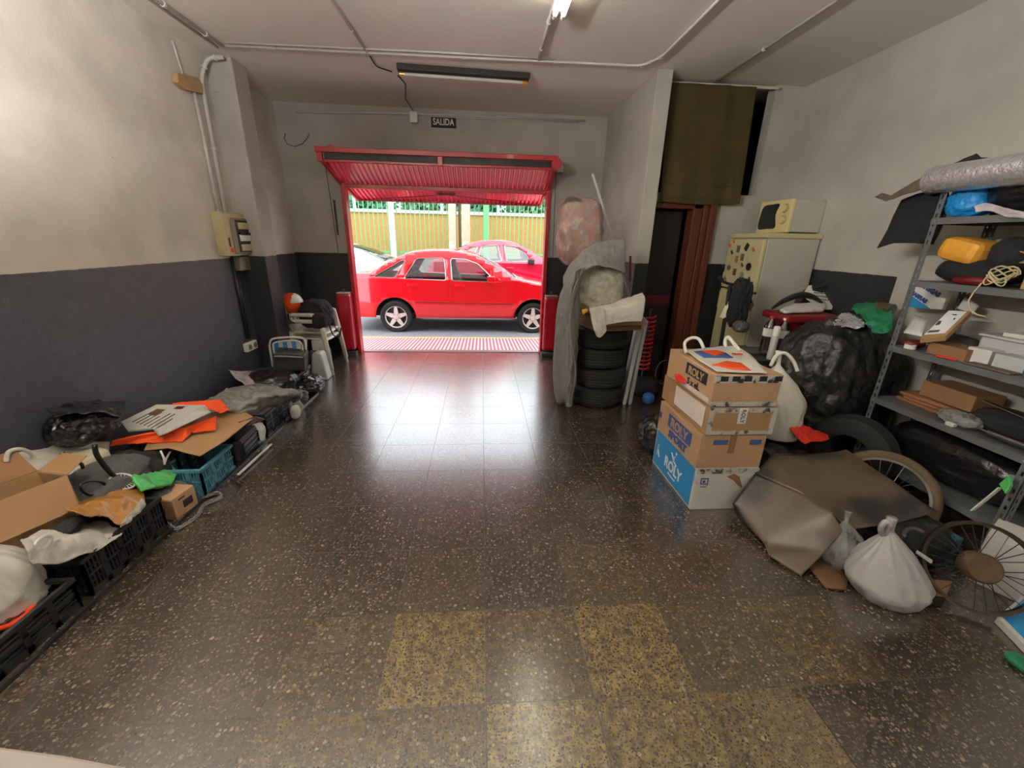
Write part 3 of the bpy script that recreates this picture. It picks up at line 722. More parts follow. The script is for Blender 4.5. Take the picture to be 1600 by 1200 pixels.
    for sx, kind in seats:
        for sy in (yn+.22, yn+w/2+.06):
            b = B(); b.box(sx, sx+.46, sy, sy+w/2-.28, sill+.18, sill+.34)
            m_ = Matrix.Translation((sx, 0, sill+.3)) @ Matrix.Rotation(-.28, 4, 'Y') @ Matrix.Translation((-sx, 0, -(sill+.3)))
            b.box(sx-.06, sx+.06, sy, sy+w/2-.28, sill+.28, belt+.08, m_); b.box(sx-.04, sx+.04, sy+.13, sy+w/2-.41, belt+.09, belt+.22, m_)
            obj('seat', b, 'seat_blue', t, bevel=.03)
    if len(wins) > 2:
        sw = Vector((ax[1]-.90, yn+w/2+.36, belt+.02)); b = B(); q = Matrix.Rotation(-.45, 3, 'Y')
        b.tube([sw+q @ Vector((0, .18*math.cos(a), .18*math.sin(a))) for a in [k*PI/10 for k in range(20)]], .012, 6, True); b.bar(sw+q @ Vector((0, -.18, 0)), sw+q @ Vector((0, .18, 0)), .03); b.bar(sw, sw+Vector((.3, 0, -.15)), .04)
        obj('steering_wheel', b, 'car_trim', t)
        obj('dashboard', B().box(ax[1]-.60, ax[1]-.22, yn+.12, yn+w-.12, belt-.2, belt-.03), 'car_in', t, bevel=.04)
    # shut lines, rubbing strip, handles, mirror
    for sl in seams:
        b = B(); pth = spline([(p[0], yn+off(*p)-.0025, p[1]) for p in sl], 4); b.tube(pth, .005, 4); obj('shut_line', b, 'dark_red' if 'red' in paint else 'car_trim', t)
    if trimz:
        xs = [ax[0]+R+.02, ax[1]-R-.02]; b = B()
        b.prism([(xs[0], yn+off(0, trimz)-.014, trimz), (xs[1], yn+off(0, trimz)-.014, trimz-.01), (xs[1], yn+off(0, trimz)-.014, trimz-.055), (xs[0], yn+off(0, trimz)-.014, trimz-.045)], (0, .02, 0)); obj('rubbing_strip', b, paint, t, bevel=.004)
        b = B(); b.prism([(xs[0], yn+off(0, trimz)-.018, trimz-.004), (xs[1], yn+off(0, trimz)-.018, trimz-.014), (xs[1], yn+off(0, trimz)-.018, trimz-.026), (xs[0], yn+off(0, trimz)-.018, trimz-.016)], (0, .012, 0)); obj('strip_inlay', b, 'car_trim', t)
    for hx, hz in handles:
        obj('door_handle', B().box(hx-.09, hx+.09, yn+off(hx, hz)-.022, yn+off(hx, hz)+.01, hz-.02, hz+.02), paint, t, bevel=.006)
    if mirror:
        obj('wing_mirror', B().box(mirror[0]-.08, mirror[0]+.07, yn-.13, yn+.03, mirror[1]-.06, mirror[1]+.06), mirror[2], t, bevel=.025)
    for xc in ax:
        for side in (0, 1):
            yc = yn+.02 if side == 0 else yn+w-.02; s_ = -1 if side == 0 else 1
            c = Vector((xc, yc, zg+rw)); wid = .19
            wl = B().lathe([(rw*.66, 0), (rw*.70, .008), (rw*.9, .012), (rw*.985, -.012), (rw, -.035), (rw, -wid+.03), (rw*.97, -wid), (rw*.66, -wid)], c, (0, s_, 0), 40)
            wo = obj('wheel', wl, 'rubber', t, smooth=True, auto=40)
            if side == 0 or wheel_detail:
                q = Vector((0, s_, 0)).to_track_quat('Z', 'Y').to_matrix().to_4x4(); mm = Matrix.Translation(c) @ q
                b = B().lathe([(rw*.69, -.10), (rw*.62, -.02), (rw*.67, .004), (rw*.70, .004), (rw*.70, -.10)], c, (0, s_, 0), 40)
                b.lathe([(.0001, .006), (rw*.16, .002), (rw*.2, -.02), (rw*.2, -.06)], c, (0, s_, 0), 20)
                for k in range(5):
                    a = 2*PI*k/5+PI/2
                    pl = [(rw*.10, -rw*.15), (rw*.66, -rw*.085), (rw*.66, rw*.085), (rw*.10, rw*.15)]
                    P_ = [mm @ Vector((p[0]*math.cos(a)-p[1]*math.sin(a), p[0]*math.sin(a)+p[1]*math.cos(a), -.006)) for p in pl]
                    b.prism(P_, mm.to_3x3() @ Vector((0, 0, -.03)))
                obj('rim', b, 'alloy', wo)
                obj('spoke_backing', B().lathe([(.0001, -.055), (rw*.66, -.055)], c, (0, s_, 0), 24), 'car_trim', wo)  # dark disc behind the spokes so the gaps read dark
    return t
c1 = car('car', 'bright red five-door car parked right outside the open gate', 6.75, -.125,
    [('rear_bumper', [(-2.52, .17), (-2.60, .34), (-2.58, .55), (-2.52, .66)]), ('boot_lid', [(-2.52, .66), (-2.49, .88), (-2.34, .935), (-2.06, .945)]),
     ('rear_windscreen', [(-2.06, .945), (-1.74, 1.14), (-1.40, 1.30)]), ('roof', [(-1.40, 1.30), (-1.18, 1.345), (-.85, 1.365), (-.45, 1.355), (-.05, 1.275)]),
     ('windscreen', [(-.05, 1.275), (.30, 1.09), (.62, .90)]), ('bonnet', [(.62, .90), (1.0, .815), (1.45, .73), (1.72, .62)]), ('front_bumper', [(1.72, .62), (1.80, .45), (1.76, .17)])],
    (-1.62, .97), .30, .165, .875,
    [[(-1.98, .905), (-1.46, 1.20), (-1.40, 1.195), (-1.60, .892)], [(-1.43, .88), (-1.20, 1.235), (-.70, 1.25), (-.665, .865)], [(-.555, .86), (-.585, 1.245), (-.30, 1.235), (-.08, 1.16), (.26, .85)]],
    'red_car', seams=[[(-1.47, .88), (-1.52, .72), (-1.46, .55), (-1.25, .36), (-1.2, .2)], [(-.62, 1.26), (-.60, .86), (-.60, .5), (-.61, .19)], [(.44, .86), (.47, .6), (.42, .40), (.36, .2)]],
    seats=((-1.25, 'r'), (-.42, 'f')), trimz=.475, mirror=(.17, .90, 'red_car'), handles=((-1.28, .77), (-.42, .77)))
c2 = car('car', 'darker red rounded car parked behind the bright red one', 9.2, .02,
    [('rear_bumper', [(-1.30, .3), (-1.40, .5), (-1.33, .8)]), ('boot_lid', [(-1.33, .8), (-1.22, 1.05), (-.95, 1.12)]), ('rear_windscreen', [(-.95, 1.12), (-.62, 1.32), (-.36, 1.44)]),
     ('roof', [(-.36, 1.44), (-.10, 1.525), (.24, 1.555), (.64, 1.545), (.92, 1.46)]), ('windscreen', [(.92, 1.46), (1.20, 1.33), (1.62, 1.09)]), ('bonnet', [(1.62, 1.09), (2.1, 1.0), (2.5, .86)]), ('front_bumper', [(2.5, .86), (2.62, .6), (2.55, .3)])],
    (-.52, 2.0), .31, .32, 1.06,
    [[(-.46, 1.27), (-.22, 1.42), (-.10, 1.43), (-.17, 1.25)], [(-.10, 1.10), (-.04, 1.40), (.06, 1.44), (.37, 1.47), (.47, 1.10)], [(.60, 1.09), (.53, 1.47), (.80, 1.44), (1.0, 1.34), (1.16, 1.12)]],
    'red_car2', seams=[[(.50, 1.5), (.54, 1.09), (.55, .5)], [(1.3, 1.1), (1.32, .6)]], seats=((-.1, 'r'), (.6, 'f')), mirror=(1.18, 1.11, 'car_trim'), handles=((.66, .95),))
c3 = car('car', 'silver car far left beyond the fence posts, nose pointing right', 9.1, .0,
    [('rear_bumper', [(-6.0, .3), (-6.1, .6), (-6.0, .95)]), ('boot_lid', [(-6.0, .95), (-5.6, 1.02)]), ('rear_windscreen', [(-5.6, 1.02), (-4.9, 1.38)]),
     ('roof', [(-4.9, 1.38), (-4.2, 1.44), (-3.5, 1.42), (-3.12, 1.36)]), ('windscreen', [(-3.12, 1.36), (-2.75, 1.26), (-2.28, 1.04)]), ('bonnet', [(-2.28, 1.04), (-1.9, .96), (-1.6, .84)]), ('front_bumper', [(-1.6, .84), (-1.5, .6), (-1.55, .3)])],
    (-5.2, -2.3), .31, .28, 1.0,
    [[(-4.6, 1.02), (-4.4, 1.33), (-3.7, 1.33), (-3.65, 1.02)], [(-3.5, 1.01), (-3.5, 1.32), (-3.2, 1.28), (-2.75, 1.03)]],
    'silver_car', seams=[[(-3.58, 1.3), (-3.58, .4)], [(-2.65, 1.0), (-2.66, .5)]], mirror=(-2.85, 1.03, 'silver_car'))
# ================================================================ CEILING AND WALL FITTINGS
def run(name, pts, r, label, cat, m='conduit', seg=8, clips=0, rad=.05):
    P = [Vector(p) for p in pts]; path = [P[0]]
    for a, c, e in zip(P, P[1:], P[2:]):
        d1_ = (a-c).normalized(); d2_ = (e-c).normalized(); r1 = min(rad, (a-c).length*.4, (e-c).length*.4)
        A, C_ = c+d1_*r1, c+d2_*r1
        for j in range(6):
            t = j/5; path.append(A*(1-t)**2+c*2*t*(1-t)+C_*t*t)
    path.append(P[-1])
    t = thing(name, label, cat, tuple(P[0]))
    obj('pipe', B().tube(path, r, seg), m, t, smooth=True)
    for k in range(clips):
        s = (k+.5)/clips*(len(P)-1); i = int(s); q = P[i].lerp(P[i+1], s-i); d = (P[i+1]-P[i]).normalized()
        obj('clip', B().cyl(q-d*.008, q+d*.008, r*1.5, 10), m, t)
    return t
zc = H-.018
run('ceiling_conduit', [at(352, 71, Z=zc), at(690, 88, Z=zc), at(1003, 103, Z=zc), at(1035, 88, Z=zc), (1.50, -2.5, zc)], .011, 'long conduit crossing the ceiling from left pillar then turning toward the viewer', 'conduit', clips=9, rad=.18)
run('ceiling_conduit', [at(352, 66, Z=zc), at(690, 82, Z=zc), at(862, 92, Z=zc)], .007, 'thinner cable beside the long conduit crossing the ceiling', 'conduit', clips=0)
run('ceiling_conduit', [at(348, 72, Z=zc), (-2.19, 2.2, zc), (-2.19, -2.5, zc)], .014, 'inner of two parallel conduits along ceiling above left wall', 'conduit', clips=5)
run('ceiling_conduit', [at(340, 74, Z=zc), (-2.235, 2.2, zc), (-2.235, -2.5, zc)], .011, 'outer of two parallel conduits along ceiling above left wall', 'conduit', clips=0)
run('ceiling_conduit', [at(575, 84, Z=zc), at(518, 0, Z=zc), (-1.03, -2.5, zc)], .008, 'thin conduit running toward the viewer left of the lit lamp', 'conduit', clips=2)
run('ceiling_conduit', [at(842, 93, Z=zc), at(864, 10, Z=zc)], .012, 'short conduit from crossing conduit up to the lit lamp', 'conduit', clips=2)
run('ceiling_conduit', [(2.20, 3.49, zc), (2.22, -2.5, zc)], .010, 'conduit on ceiling leading back from above the olive curtain', 'conduit', clips=4)
run('lamp_cable', [at(578, 88, Z=zc), at(588, 104, Z=zc), at(612, 112, Z=zc)], .006, 'black cable looping from ceiling conduit to unlit lamp', 'cable', 'black_pl')
run('lamp_cable', [at(622, 118, Z=zc), at(634, 132, Z=zc-.01), (-.86, 4.4, zc), (-.84, 4.80, 3.04)], .006, 'black cable from unlit lamp back to white junction box', 'cable', 'black_pl')
run('wall_conduit', [(-2.22, 4.805, 2.965), (-.88, 4.805, 3.005), (1.28, 4.805, 3.015)], .011, 'grey conduit along top of wall above the exit sign', 'conduit', clips=6, rad=.02)
run('wall_conduit', [(-.7, 4.805, 2.985), (1.2, 4.805, 2.995)], .008, 'lower thin conduit just under the one above exit sign', 'conduit', clips=0)
b = B(); b.tube([at(u, v, Y=4.812) for u, v in ((446, 208), (444, 216), (449, 225), (460, 229), (472, 225), (480, 216), (483, 209))], .004, 6)
tag(obj('loose_wire', b, 'black_pl'), 'loose black wire curling out of wall at upper left of gate', 'wire')
b = B(); b.box(-.875, -.785, 4.76, 4.82, 2.905, 3.02); o = obj('junction_box', b, 'white_pl', bevel=.006); tag(o, 'square pale junction box on wall left of exit sign', 'junction box')
c = at(693, 191.5, Y=4.81)
sg = thing('exit_sign', 'small black sign reading SALIDA above the gate', 'sign', (c.x, 4.81, c.z-.05))
obj('sign_plate', B().box(c.x-.15, c.x+.15, 4.80, 4.818, c.z-.055, c.z+.055), 'ink_black', sg, bevel=.002)
text('lettering', 'SALIDA', .098, (c.x, 4.797, c.z), (1, 0, 0), (0, 0, 1), 'white_pl', sg, squash=.80, bold=.001)
# left wall: pipes, wooden cover, consumer unit, socket
run('wall_conduit', [(-2.452, 3.27, 2.82), (-2.452, 3.275, 1.76)], .013, 'left of two upright conduits down to the fuse box', 'conduit', clips=3)
run('wall_conduit', [(-2.25, 3.44, 3.03), (-2.38, 3.44, 3.02), (-2.447, 3.40, 2.86), (-2.447, 3.37, 1.76)], .017, 'thick pipe bending from ceiling down beside the left pillar', 'conduit', clips=3, rad=.13)
run('wall_conduit', [(-2.455, 3.12, 3.02), (-2.455, 3.17, 2.8)], .008, 'thin cable on wall above the wooden cover block', 'cable', clips=0)
b = B(); b.prism([at(u, v, X=-2.47) for u, v in ((267, 113), (300, 120), (308, 133), (307, 146), (280, 139), (268, 128))], (.05, 0, 0))
tag(obj('cover_block', b, 'tan', bevel=.008), 'tan wooden cover block over conduits high on left wall', 'cover block')
fb = thing('fuse_box', 'beige fuse box with glazed door on left wall', 'fuse box', (-2.43, 3.38, 1.38))
obj('enclosure', B().box(-2.47, -2.37, 3.17, 3.60, 1.385, 1.775), 'beige_pl', fb, bevel=.01)
dr = obj('cover_frame', B().box(-2.37, -2.355, 3.27, 3.58, 1.40, 1.73), 'beige_dk', fb, bevel=.004)
b = B(); b.box(-2.358, -2.35, 3.335, 3.57, 1.42, 1.71); obj('door_glass', b, 'screen', fb)
for k, z in enumerate((1.66, 1.55, 1.46)):
    obj('breaker_rail', B().box(-2.352, -2.342, 3.36, 3.55, z-.03, z+.03), 'beige_pl' if k != 1 else 'white_pl', fb, bevel=.003)
for k in range(6): obj('breaker', B().box(-2.343, -2.334, 3.37+k*.03, 3.388+k*.03, 1.575, 1.60), 'ink_black', fb)
obj('seal', B().cyl((-2.372, 3.23, 1.44), (-2.362, 3.23, 1.44), .022, 16), 'orange', fb)
obj('hinge', B().box(-2.372, -2.362, 3.20, 3.215, 1.47, 1.55), 'black_pl', fb)
b = B().box(-2.47, -2.39, 3.36, 3.54, 1.24, 1.37); tag(obj('meter_box', b, 'beige_dk', bevel=.008), 'small grey box directly under the beige fuse box', 'box')
run('wall_conduit', [(-2.455, 3.35, 1.38), (-2.455, 3.35, .55)], .012, 'left of two black pipes from fuse box down to socket', 'conduit', 'black_pl', clips=2)
run('wall_conduit', [(-2.455, 3.40, 1.25), (-2.455, 3.39, .55)], .010, 'right of two black pipes from fuse box down to socket', 'conduit', 'black_pl', clips=2)
so_ = thing('wall_socket', 'double white socket low on the dark left wall', 'socket', (-2.45, 3.36, .45))
obj('socket_box', B().box(-2.47, -2.425, 3.26, 3.46, .43, .52), 'white_pl', so_, bevel=.008)
for y in (3.31, 3.41):
    obj('outlet', B().cyl((-2.426, y, .475), (-2.42, y, .475), .028, 20), 'beige_dk', so_)
    for d in (-.01, .01): obj('pin_hole', B().cyl((-2.421, y+d, .475), (-2.417, y+d, .475), .004, 8), 'ink_black', so_)

# ================================================================ LEFT ROW OF CRATES AND HEAPS
def crate(name, x0, x1, y0, y1, z0, h, m, label, group=None, bars=9, rows=4, fancy=False):
    t = thing(name, label, 'crate', ((x0+x1)/2, (y0+y1)/2, z0), group)
    w = .012
    obj('base', B().box(x0+.01, x1-.01, y0+.01, y1-.01, z0, z0+.012), m, t)
    b = B(); b.box(x0-.006, x1+.006, y0-.006, y0+w, z0+h-.022, z0+h); b.box(x0-.006, x1+.006, y1-w, y1+.006, z0+h-.022, z0+h)
    b.box(x0-.006, x0+w, y0, y1, z0+h-.022, z0+h); b.box(x1-w, x1+.006, y0, y1, z0+h-.022, z0+h)
    obj('rim', b, m, t, bevel=.003)
    for (ax_, c0, c1, k) in (('y', y0, y1, x1-w), ('y', y0, y1, x0), ('x', x0, x1, y0), ('x', x0, x1, y1-w)):
        b = B(); n = int(abs(c1-c0)/.115)+1
        def bb(a0, a1, z_0, z_1, th=w, in_=0):
            if ax_ == 'y': b.box(k+in_, k+th-in_, a0, a1, z_0, z_1)
            else: b.box(a0, a1, k+in_, k+th-in_, z_0, z_1)
        bb(c0, c1, z0, z0+.028); bb(c0, c1, z0+h*.48, z0+h*.48+.012)
        for i in range(n+1):
            a = c0+(c1-c0)*i/n; bb(max(c0, a-.012), min(c1, a+.012), z0, z0+h-.01)
        for i in range(n):
            a0 = c0+(c1-c0)*i/n; st = (c1-c0)/n
            if fancy:
                for j in range(4): bb(a0+st*(.2+.2*j)-.004, a0+st*(.2+.2*j)+.004, z0+.02, z0+h-.02, w, .003)
            for j in range(1, rows+1): 
                zz = z0+.028+(h-.06)*j/(rows+1); bb(a0, a0+st, zz-.003, zz+.003, w, .003)
        obj('side', b, m, t)
    return t
crate('plastic_crate', -2.36, -1.80, -.14, .515, 0, .155, 'crate_black', 'low black plastic crate nearest the viewer in left row', 'black crates', rows=4)
crate('plastic_crate', -2.38, -1.80, .565, 1.045, 0, .20, 'crate_black', 'black lattice crate under the white rag and amber bag', 'black crates', rows=3, fancy=True)
crate('plastic_crate', -2.30, -1.795, 2.19, 2.60, 0, .19, 'crate_black', 'black crate beneath the grey plastic sheeting', 'black crates', rows=3, fancy=True)
crate('plastic_crate', -2.36, -1.98, 1.46, 1.98, 0, .25, 'crate_black', 'black crate behind the blue one, under flat cardboard', 'black crates', rows=3)
crate('plastic_crate', -2.02, -1.775, 1.345, 1.685, 0, .19, 'crate_blue', 'weathered blue plastic crate in the left row', rows=2, fancy=True)
tag(lump('cloth_heap', (-2.08, .82, .02), (.24, .21, .17), 'black_soft', amp=.15, seed=2), 'black cloth filling the lattice crate under white rag', 'cloth')
tag(lump('cloth_heap', (-2.08, .22, .02), (.24, .24, .12), 'black_soft', amp=.15, seed=5), 'black cloth filling the crate nearest the viewer', 'cloth')
# big white bag at the left edge
tag(bag('plastic_bag', at(8, 948, X=-1.98)-Vector((.02, 0, .0)), .17, .17, .42, 'bag_white', seed=4, folds=7, fold=.09, amp=.12, lean=(-.14, -.02)), 'full white plastic bag cut by left edge of picture', 'plastic bag')
t = thing('hook_strap', 'bright orange strap with curved end beside the white bag', 'strap', tuple(at(30, 965, X=-1.86)))
b = B(); b.tube(spline([at(u, v, X=-1.86) for u, v in ((-20, 990), (0, 982), (20, 975), (38, 960), (54, 948))], 5), [.010]*10+[.013]*11, 8); obj('strap', b, 'orange_hi', t, smooth=True)
b = B(); b.tube(spline([at(u, v, X=-1.858) for u, v in ((5, 976), (12, 968), (26, 964), (38, 956))], 4), .004, 6); obj('cord', b, 'dark_red', t)
# open cardboard box
bx = thing('cardboard_box', 'open kraft cardboard box with bent flaps at left edge', 'box', (-2.14, .72, .26))
q = Matrix.Translation((-2.14, .70, .22)) @ Matrix.Rotation(math.radians(-24), 4, 'Z') @ Matrix.Rotation(math.radians(-8), 4, 'Y')
w_, l_, h_ = .135, .17, .25
for nm, a in (('side_panel', (w_-.004, w_, -l_, l_, 0, h_)), ('side_panel', (-w_, -w_+.004, -l_, l_, 0, h_)), ('end_panel', (-w_, w_, -l_, -l_+.004, 0, h_)), ('end_panel', (-w_, w_, l_-.004, l_, 0, h_)), ('bottom', (-w_, w_, -l_, l_, 0, .005))):
    obj(nm, B().box(*a, q), 'kraft', bx)
def flap(pts, nm='flap', m='kraft'):
    obj(nm, B().prism([q @ Vector(p) for p in pts], (0, 0, .004)), m, bx)
flap([(w_, -l_, h_), (w_, l_, h_), (w_+.035, l_-.02, h_-.16), (w_+.035, -l_+.01, h_-.16)])
flap([(-w_, -l_, h_), (-w_, l_, h_), (-w_-.06, l_-.02, h_+.12), (-w_-.06, -l_+.02, h_+.12)], m='kraft_dk')
flap([(-w_, l_, h_), (w_, l_, h_), (w_-.02, l_+.10, h_+.05), (-w_+.02, l_+.10, h_+.05)])
flap([(-w_, -l_, h_), (w_, -l_, h_), (w_-.05, -l_+.13, h_+.012), (-w_+.01, -l_+.13, h_+.012)])
# white rag with dark object, amber paper
tag(cloth('white_rag', [[at(30, 845, X=-1.86), at(75, 838, X=-2.0)+Vector((0, 0, .03)), at(120, 818, X=-2.05), at(165, 806, X=-2.05), at(188, 820, X=-1.95)],
                        [at(38, 862, X=-1.80), at(90, 850, X=-1.84)+Vector((0, 0, .02)), at(130, 838, X=-1.84), at(165, 832, X=-1.84), at(192, 828, X=-1.84)],
                        [at(50, 882, X=-1.785), at(95, 880, X=-1.785), at(130, 866, X=-1.785), at(160, 856, X=-1.785), at(190, 835, X=-1.785)]],
          'white_cloth', n=10, amp=.016, f=11, seed=3, thick=.006), 'crumpled white rag hanging over edge of lattice crate', 'rag')
tag(lump('glove', at(105, 826, X=-1.92)-Vector((0, 0, .01)), (.05, .075, .035), 'black_soft', amp=.3, f=3.5, seed=8, sub=4), 'small black glove lying on the white rag', 'glove')
b = B(); c = at(62, 848, X=-1.82); b.tube([c+Vector((.012, .032*math.cos(a), .022*math.sin(a))) for a in [k*PI/8 for k in range(16)]], .008, 8, True); b.box(c.x, c.x+.02, c.y-.05, c.y+.05, c.z-.035, c.z-.022)
tag(obj('clamp', b, 'white_pl', smooth=True, auto=40), 'white plastic clamp with round eye on the rag', 'clamp')
tag(cloth('paper_wrap', [[at(104, 795, X=-1.98), at(140, 778, X=-2.02), at(175, 764, X=-2.02), at(215, 756, X=-1.98)],
                         [at(110, 802, X=-1.88), at(150, 790, X=-1.90)+Vector((0, 0, .02)), at(190, 778, X=-1.88)+Vector((0, 0, .015)), at(226, 776, X=-1.86)],
                         [at(140, 806, X=-1.82), at(165, 806, X=-1.82), at(188, 822, X=-1.78), at(222, 798, X=-1.78)]],
          'amber', n=9, amp=.014, f=12, seed=6, thick=.004), 'shiny amber brown paper wrap on the lattice crate', 'paper')
tag(poly_sheet('net_sack', [at(u, v, X=-1.775) for u, v in ((222, 778), (228, 790), (205, 815), (188, 824), (192, 815), (210, 798))], 'white_cloth', amp=.012, f=30, seed=2), 'thin strip of white netting down the crate side', 'netting')
# dark rucksack and clothes heap
rs = thing('rucksack', 'grey and black rucksack lying behind the green bag', 'rucksack', (-2.14, 1.08, .2))
lump('body', (-2.13, 1.08, .17), (.17, .27, .19), 'grey_cloth', rs, amp=.12, f=2, seed=11)
lump('front_pocket', (-2.03, .98, .22), (.10, .15, .12), 'grey_cloth', rs, amp=.1, seed=12, sub=4)
b = B(); b.tube(spline([at(u, v, X=-2.0) for u, v in ((148, 695), (152, 712), (172, 738), (205, 768))], 5), .012, 8); obj('strap', b, 'black_pl', rs, smooth=True)
b = B(); b.tube(spline([at(u, v, X=-1.98) for u, v in ((125, 758), (132, 770), (150, 774), (164, 764), (160, 754), (140, 752))], 5, True), .006, 6, True); obj('buckle_ring', b, 'black_pl', rs, smooth=True)
b = B(); b.tube(spline([at(u, v, X=-2.08) for u, v in ((100, 738), (105, 726), (125, 724), (130, 732))], 5), .008, 6); obj('piping', b, 'purple_dk', rs, smooth=True)
tag(lump('cloth_heap', (-2.15, 1.28, .02), (.18, .20, .30), 'black_soft', amp=.15, seed=14), 'black cloth heap between rucksack and clear bag', 'cloth')
for k, (u0, v0, u1, v1) in enumerate(((252, 706, 262, 724), (262, 706, 258, 726), (256, 704, 250, 716))):
    pass
b = B(); b.tube([at(251, 704, X=-2.0), at(256, 716, X=-1.98), at(257, 726, X=-1.97)], .006, 6); b.tube([at(266, 706, X=-2.0), at(260, 716, X=-1.98), at(257, 726, X=-1.97)], .006, 6)
tag(obj('shoelace', b, 'white_pl', smooth=True), 'white forked cord hanging beneath the flat cardboard', 'cord')
# white shopping bag with clover
sb = thing('shopping_bag', 'white shopping bag with green clover print by the wall', 'shopping bag', (-2.3, .95, .25))
cloth('bag_body', [[at(8, 708, X=-2.42), at(45, 705, X=-2.44), at(90, 696, X=-2.44), at(135, 690, X=-2.42), at(172, 690, X=-2.36)],
                   [at(12, 722, X=-2.34), at(50, 714, X=-2.34), at(95, 712, X=-2.33), at(130, 718, X=-2.30), at(170, 712, X=-2.28)],
                   [at(35, 740, X=-2.26), at(65, 735, X=-2.26), at(100, 742, X=-2.22), at(130, 742, X=-2.20), at(165, 735, X=-2.20)]], 'bag_white', sb, n=9, amp=.014, f=9, seed=7)
b = B(); b.tube(spline([at(u, v, X=-2.30) for u, v in ((10, 722), (14, 706), (32, 702), (48, 708), (52, 716))], 6), .010, 8); obj('handle', b, 'bag_white', sb, smooth=True)
c = at(94, 712, X=-2.30); b = B()
for k in range(4):
    a = k*PI/2+.6; b.ball((c.x+.012, c.y+.013*math.cos(a), c.z+.013*math.sin(a)), .011, 1, (.3, 1, 1))
obj('clover_print', b, 'clover', sb)
tag(lump('cloth_heap', (-2.30, 1.02, .02), (.15, .34, .30), 'purple_dk', amp=.12, seed=18), 'dark maroon cloth heap beneath white clover bag', 'cloth')
tag(lump('beige_bundle', (-2.28, 1.22, .26), (.09, .09, .14), 'foam', amp=.1, seed=19, sub=4), 'pale rounded bundle behind the rucksack strap', 'bundle')
# strainer disc
t = thing('wire_strainer', 'round white wire strainer resting by green bag', 'strainer', tuple(at(192, 756, X=-1.98)))
c = at(192, 752, X=-1.96); q2 = Matrix.Translation(c) @ Matrix.Rotation(math.radians(38), 4, 'Y')
b = B(); b.tube([q2 @ Vector((.055*math.cos(a), .055*math.sin(a), 0)) for a in [k*PI/14 for k in range(28)]], .005, 6, True); obj('rim', b, 'white_pl', t)
b = B()
for k in range(9):
    a = k*PI/9; b.bar(q2 @ Vector((.055*math.cos(a), .055*math.sin(a), 0)), q2 @ Vector((-.055*math.cos(a), -.055*math.sin(a), 0)), .003)
b.cyl(q2 @ Vector((0, 0, -.004)), q2 @ Vector((0, 0, .004)), .014, 12); obj('spokes', b, 'white_pl', t)
b = B(); b.lathe([(.054, 0), (.045, -.03), (.02, -.05), (.0001, -.054)], q2 @ Vector((0, 0, -.004)), q2.to_3x3() @ Vector((0, 0, 1)), 24); obj('bowl', b, 'beige_dk', t, smooth=True)
# green bag
tag(poly_sheet('green_bag', [at(u, v, X=x) for u, v, x in ((205, 745, -1.95), (218, 734, -2.03), (240, 732, -2.04), (270, 731, -2.0), (277, 740, -1.93), (268, 757, -1.87), (240, 762, -1.86), (220, 768, -1.88), (214, 758, -1.90))], 'green_bag', amp=.014, f=14, seed=4, thick=.02), 'bright green plastic bag lying crumpled on the left row', 'plastic bag')
# translucent bag + small box + chain
tag(bag('plastic_bag', at(285, 790, X=-1.87)-Vector((.03, 0, .03)), .10, .15, .24, 'bag_clear', seed=9, folds=8, fold=.12, lean=(-.03, .03)), 'translucent greyish bag slumped beside the blue crate', 'plastic bag')
tag(lump('cloth_heap', (-1.93, 1.18, 0), (.09, .13, .15), 'grey_cloth', amp=.15, seed=21), 'grey cloth inside the translucent slumped bag', 'cloth')
sbx = thing('cardboard_box', 'small kraft box with dark printed picture on floor', 'box', (-1.80, 1.19, 0))
q3 = Matrix.Translation((-1.785, 1.19, 0)) @ Matrix.Rotation(math.radians(-8), 4, 'Z')
obj('body', B().box(-.16, 0, -.085, .075, 0, .135, q3), 'kraft2', sbx, bevel=.003)
obj('end_label', B().box(-.158, .002, -.088, -.084, .005, .125, q3), 'kraft_dk', sbx)
obj('printed_picture', B().box(.0, .003, -.02, .045, .04, .085, q3), 'ink_black', sbx)
obj('printed_line', B().box(.0, .003, -.045, -.0, .105, .112, q3), 'ink_black', sbx)
b = B(); pth = spline([at(u, v, Z=.012) for u, v in ((262, 818), (275, 826), (292, 818), (308, 806), (318, 790), (330, 784), (344, 778), (340, 770), (322, 776))], 60)
n_ = 34; acc = [0]
for a, c in zip(pth, pth[1:]): acc.append(acc[-1]+(c-a).length)
for k in range(n_):
    s = acc[-1]*k/(n_-1); i = max(j for j in range(len(acc)) if acc[j] <= s+1e-9); i = min(i, len(pth)-2); p = pth[i]; d = (pth[i+1]-pth[i]).normalized()
    upv = Vector((0, 0, 1)) if k % 2 else Vector((d.y, -d.x, .35)).normalized()
    b.tube([p+d*.017*math.cos(a)+upv.cross(d).cross(d)*0+((Vector((d.y, -d.x, 0))) if k % 2 else Vector((0, 0, 1)))*.009*math.sin(a) for a in [j*PI/5 for j in range(10)]], .0045, 5, True)
tag(obj('chain', b, 'steel', smooth=True), 'steel chain lying on floor around the small kraft box', 'chain')
# black bin bag by the wall
tag(lump('bin_bag', at(140, 688, X=-2.33), (.125, .16, .21), 'bin_bag', amp=.13, f=2.6, seed=23, sub=6), 'shiny black bin bag heaped against the dark left wall', 'bin bag')
b = cloth('bin_bag_flap', [[at(72, 642, X=-2.36), at(110, 630, X=-2.38), at(150, 624, X=-2.38), at(195, 628, X=-2.34)], [at(85, 652, X=-2.2), at(115, 648, X=-2.2), at(150, 644, X=-2.2), at(188, 655, X=-2.18)]], 'bin_bag', n=8, amp=.02, f=8, seed=5)
tag(b, 'loose black plastic flap topping the bin bag', 'plastic sheet')
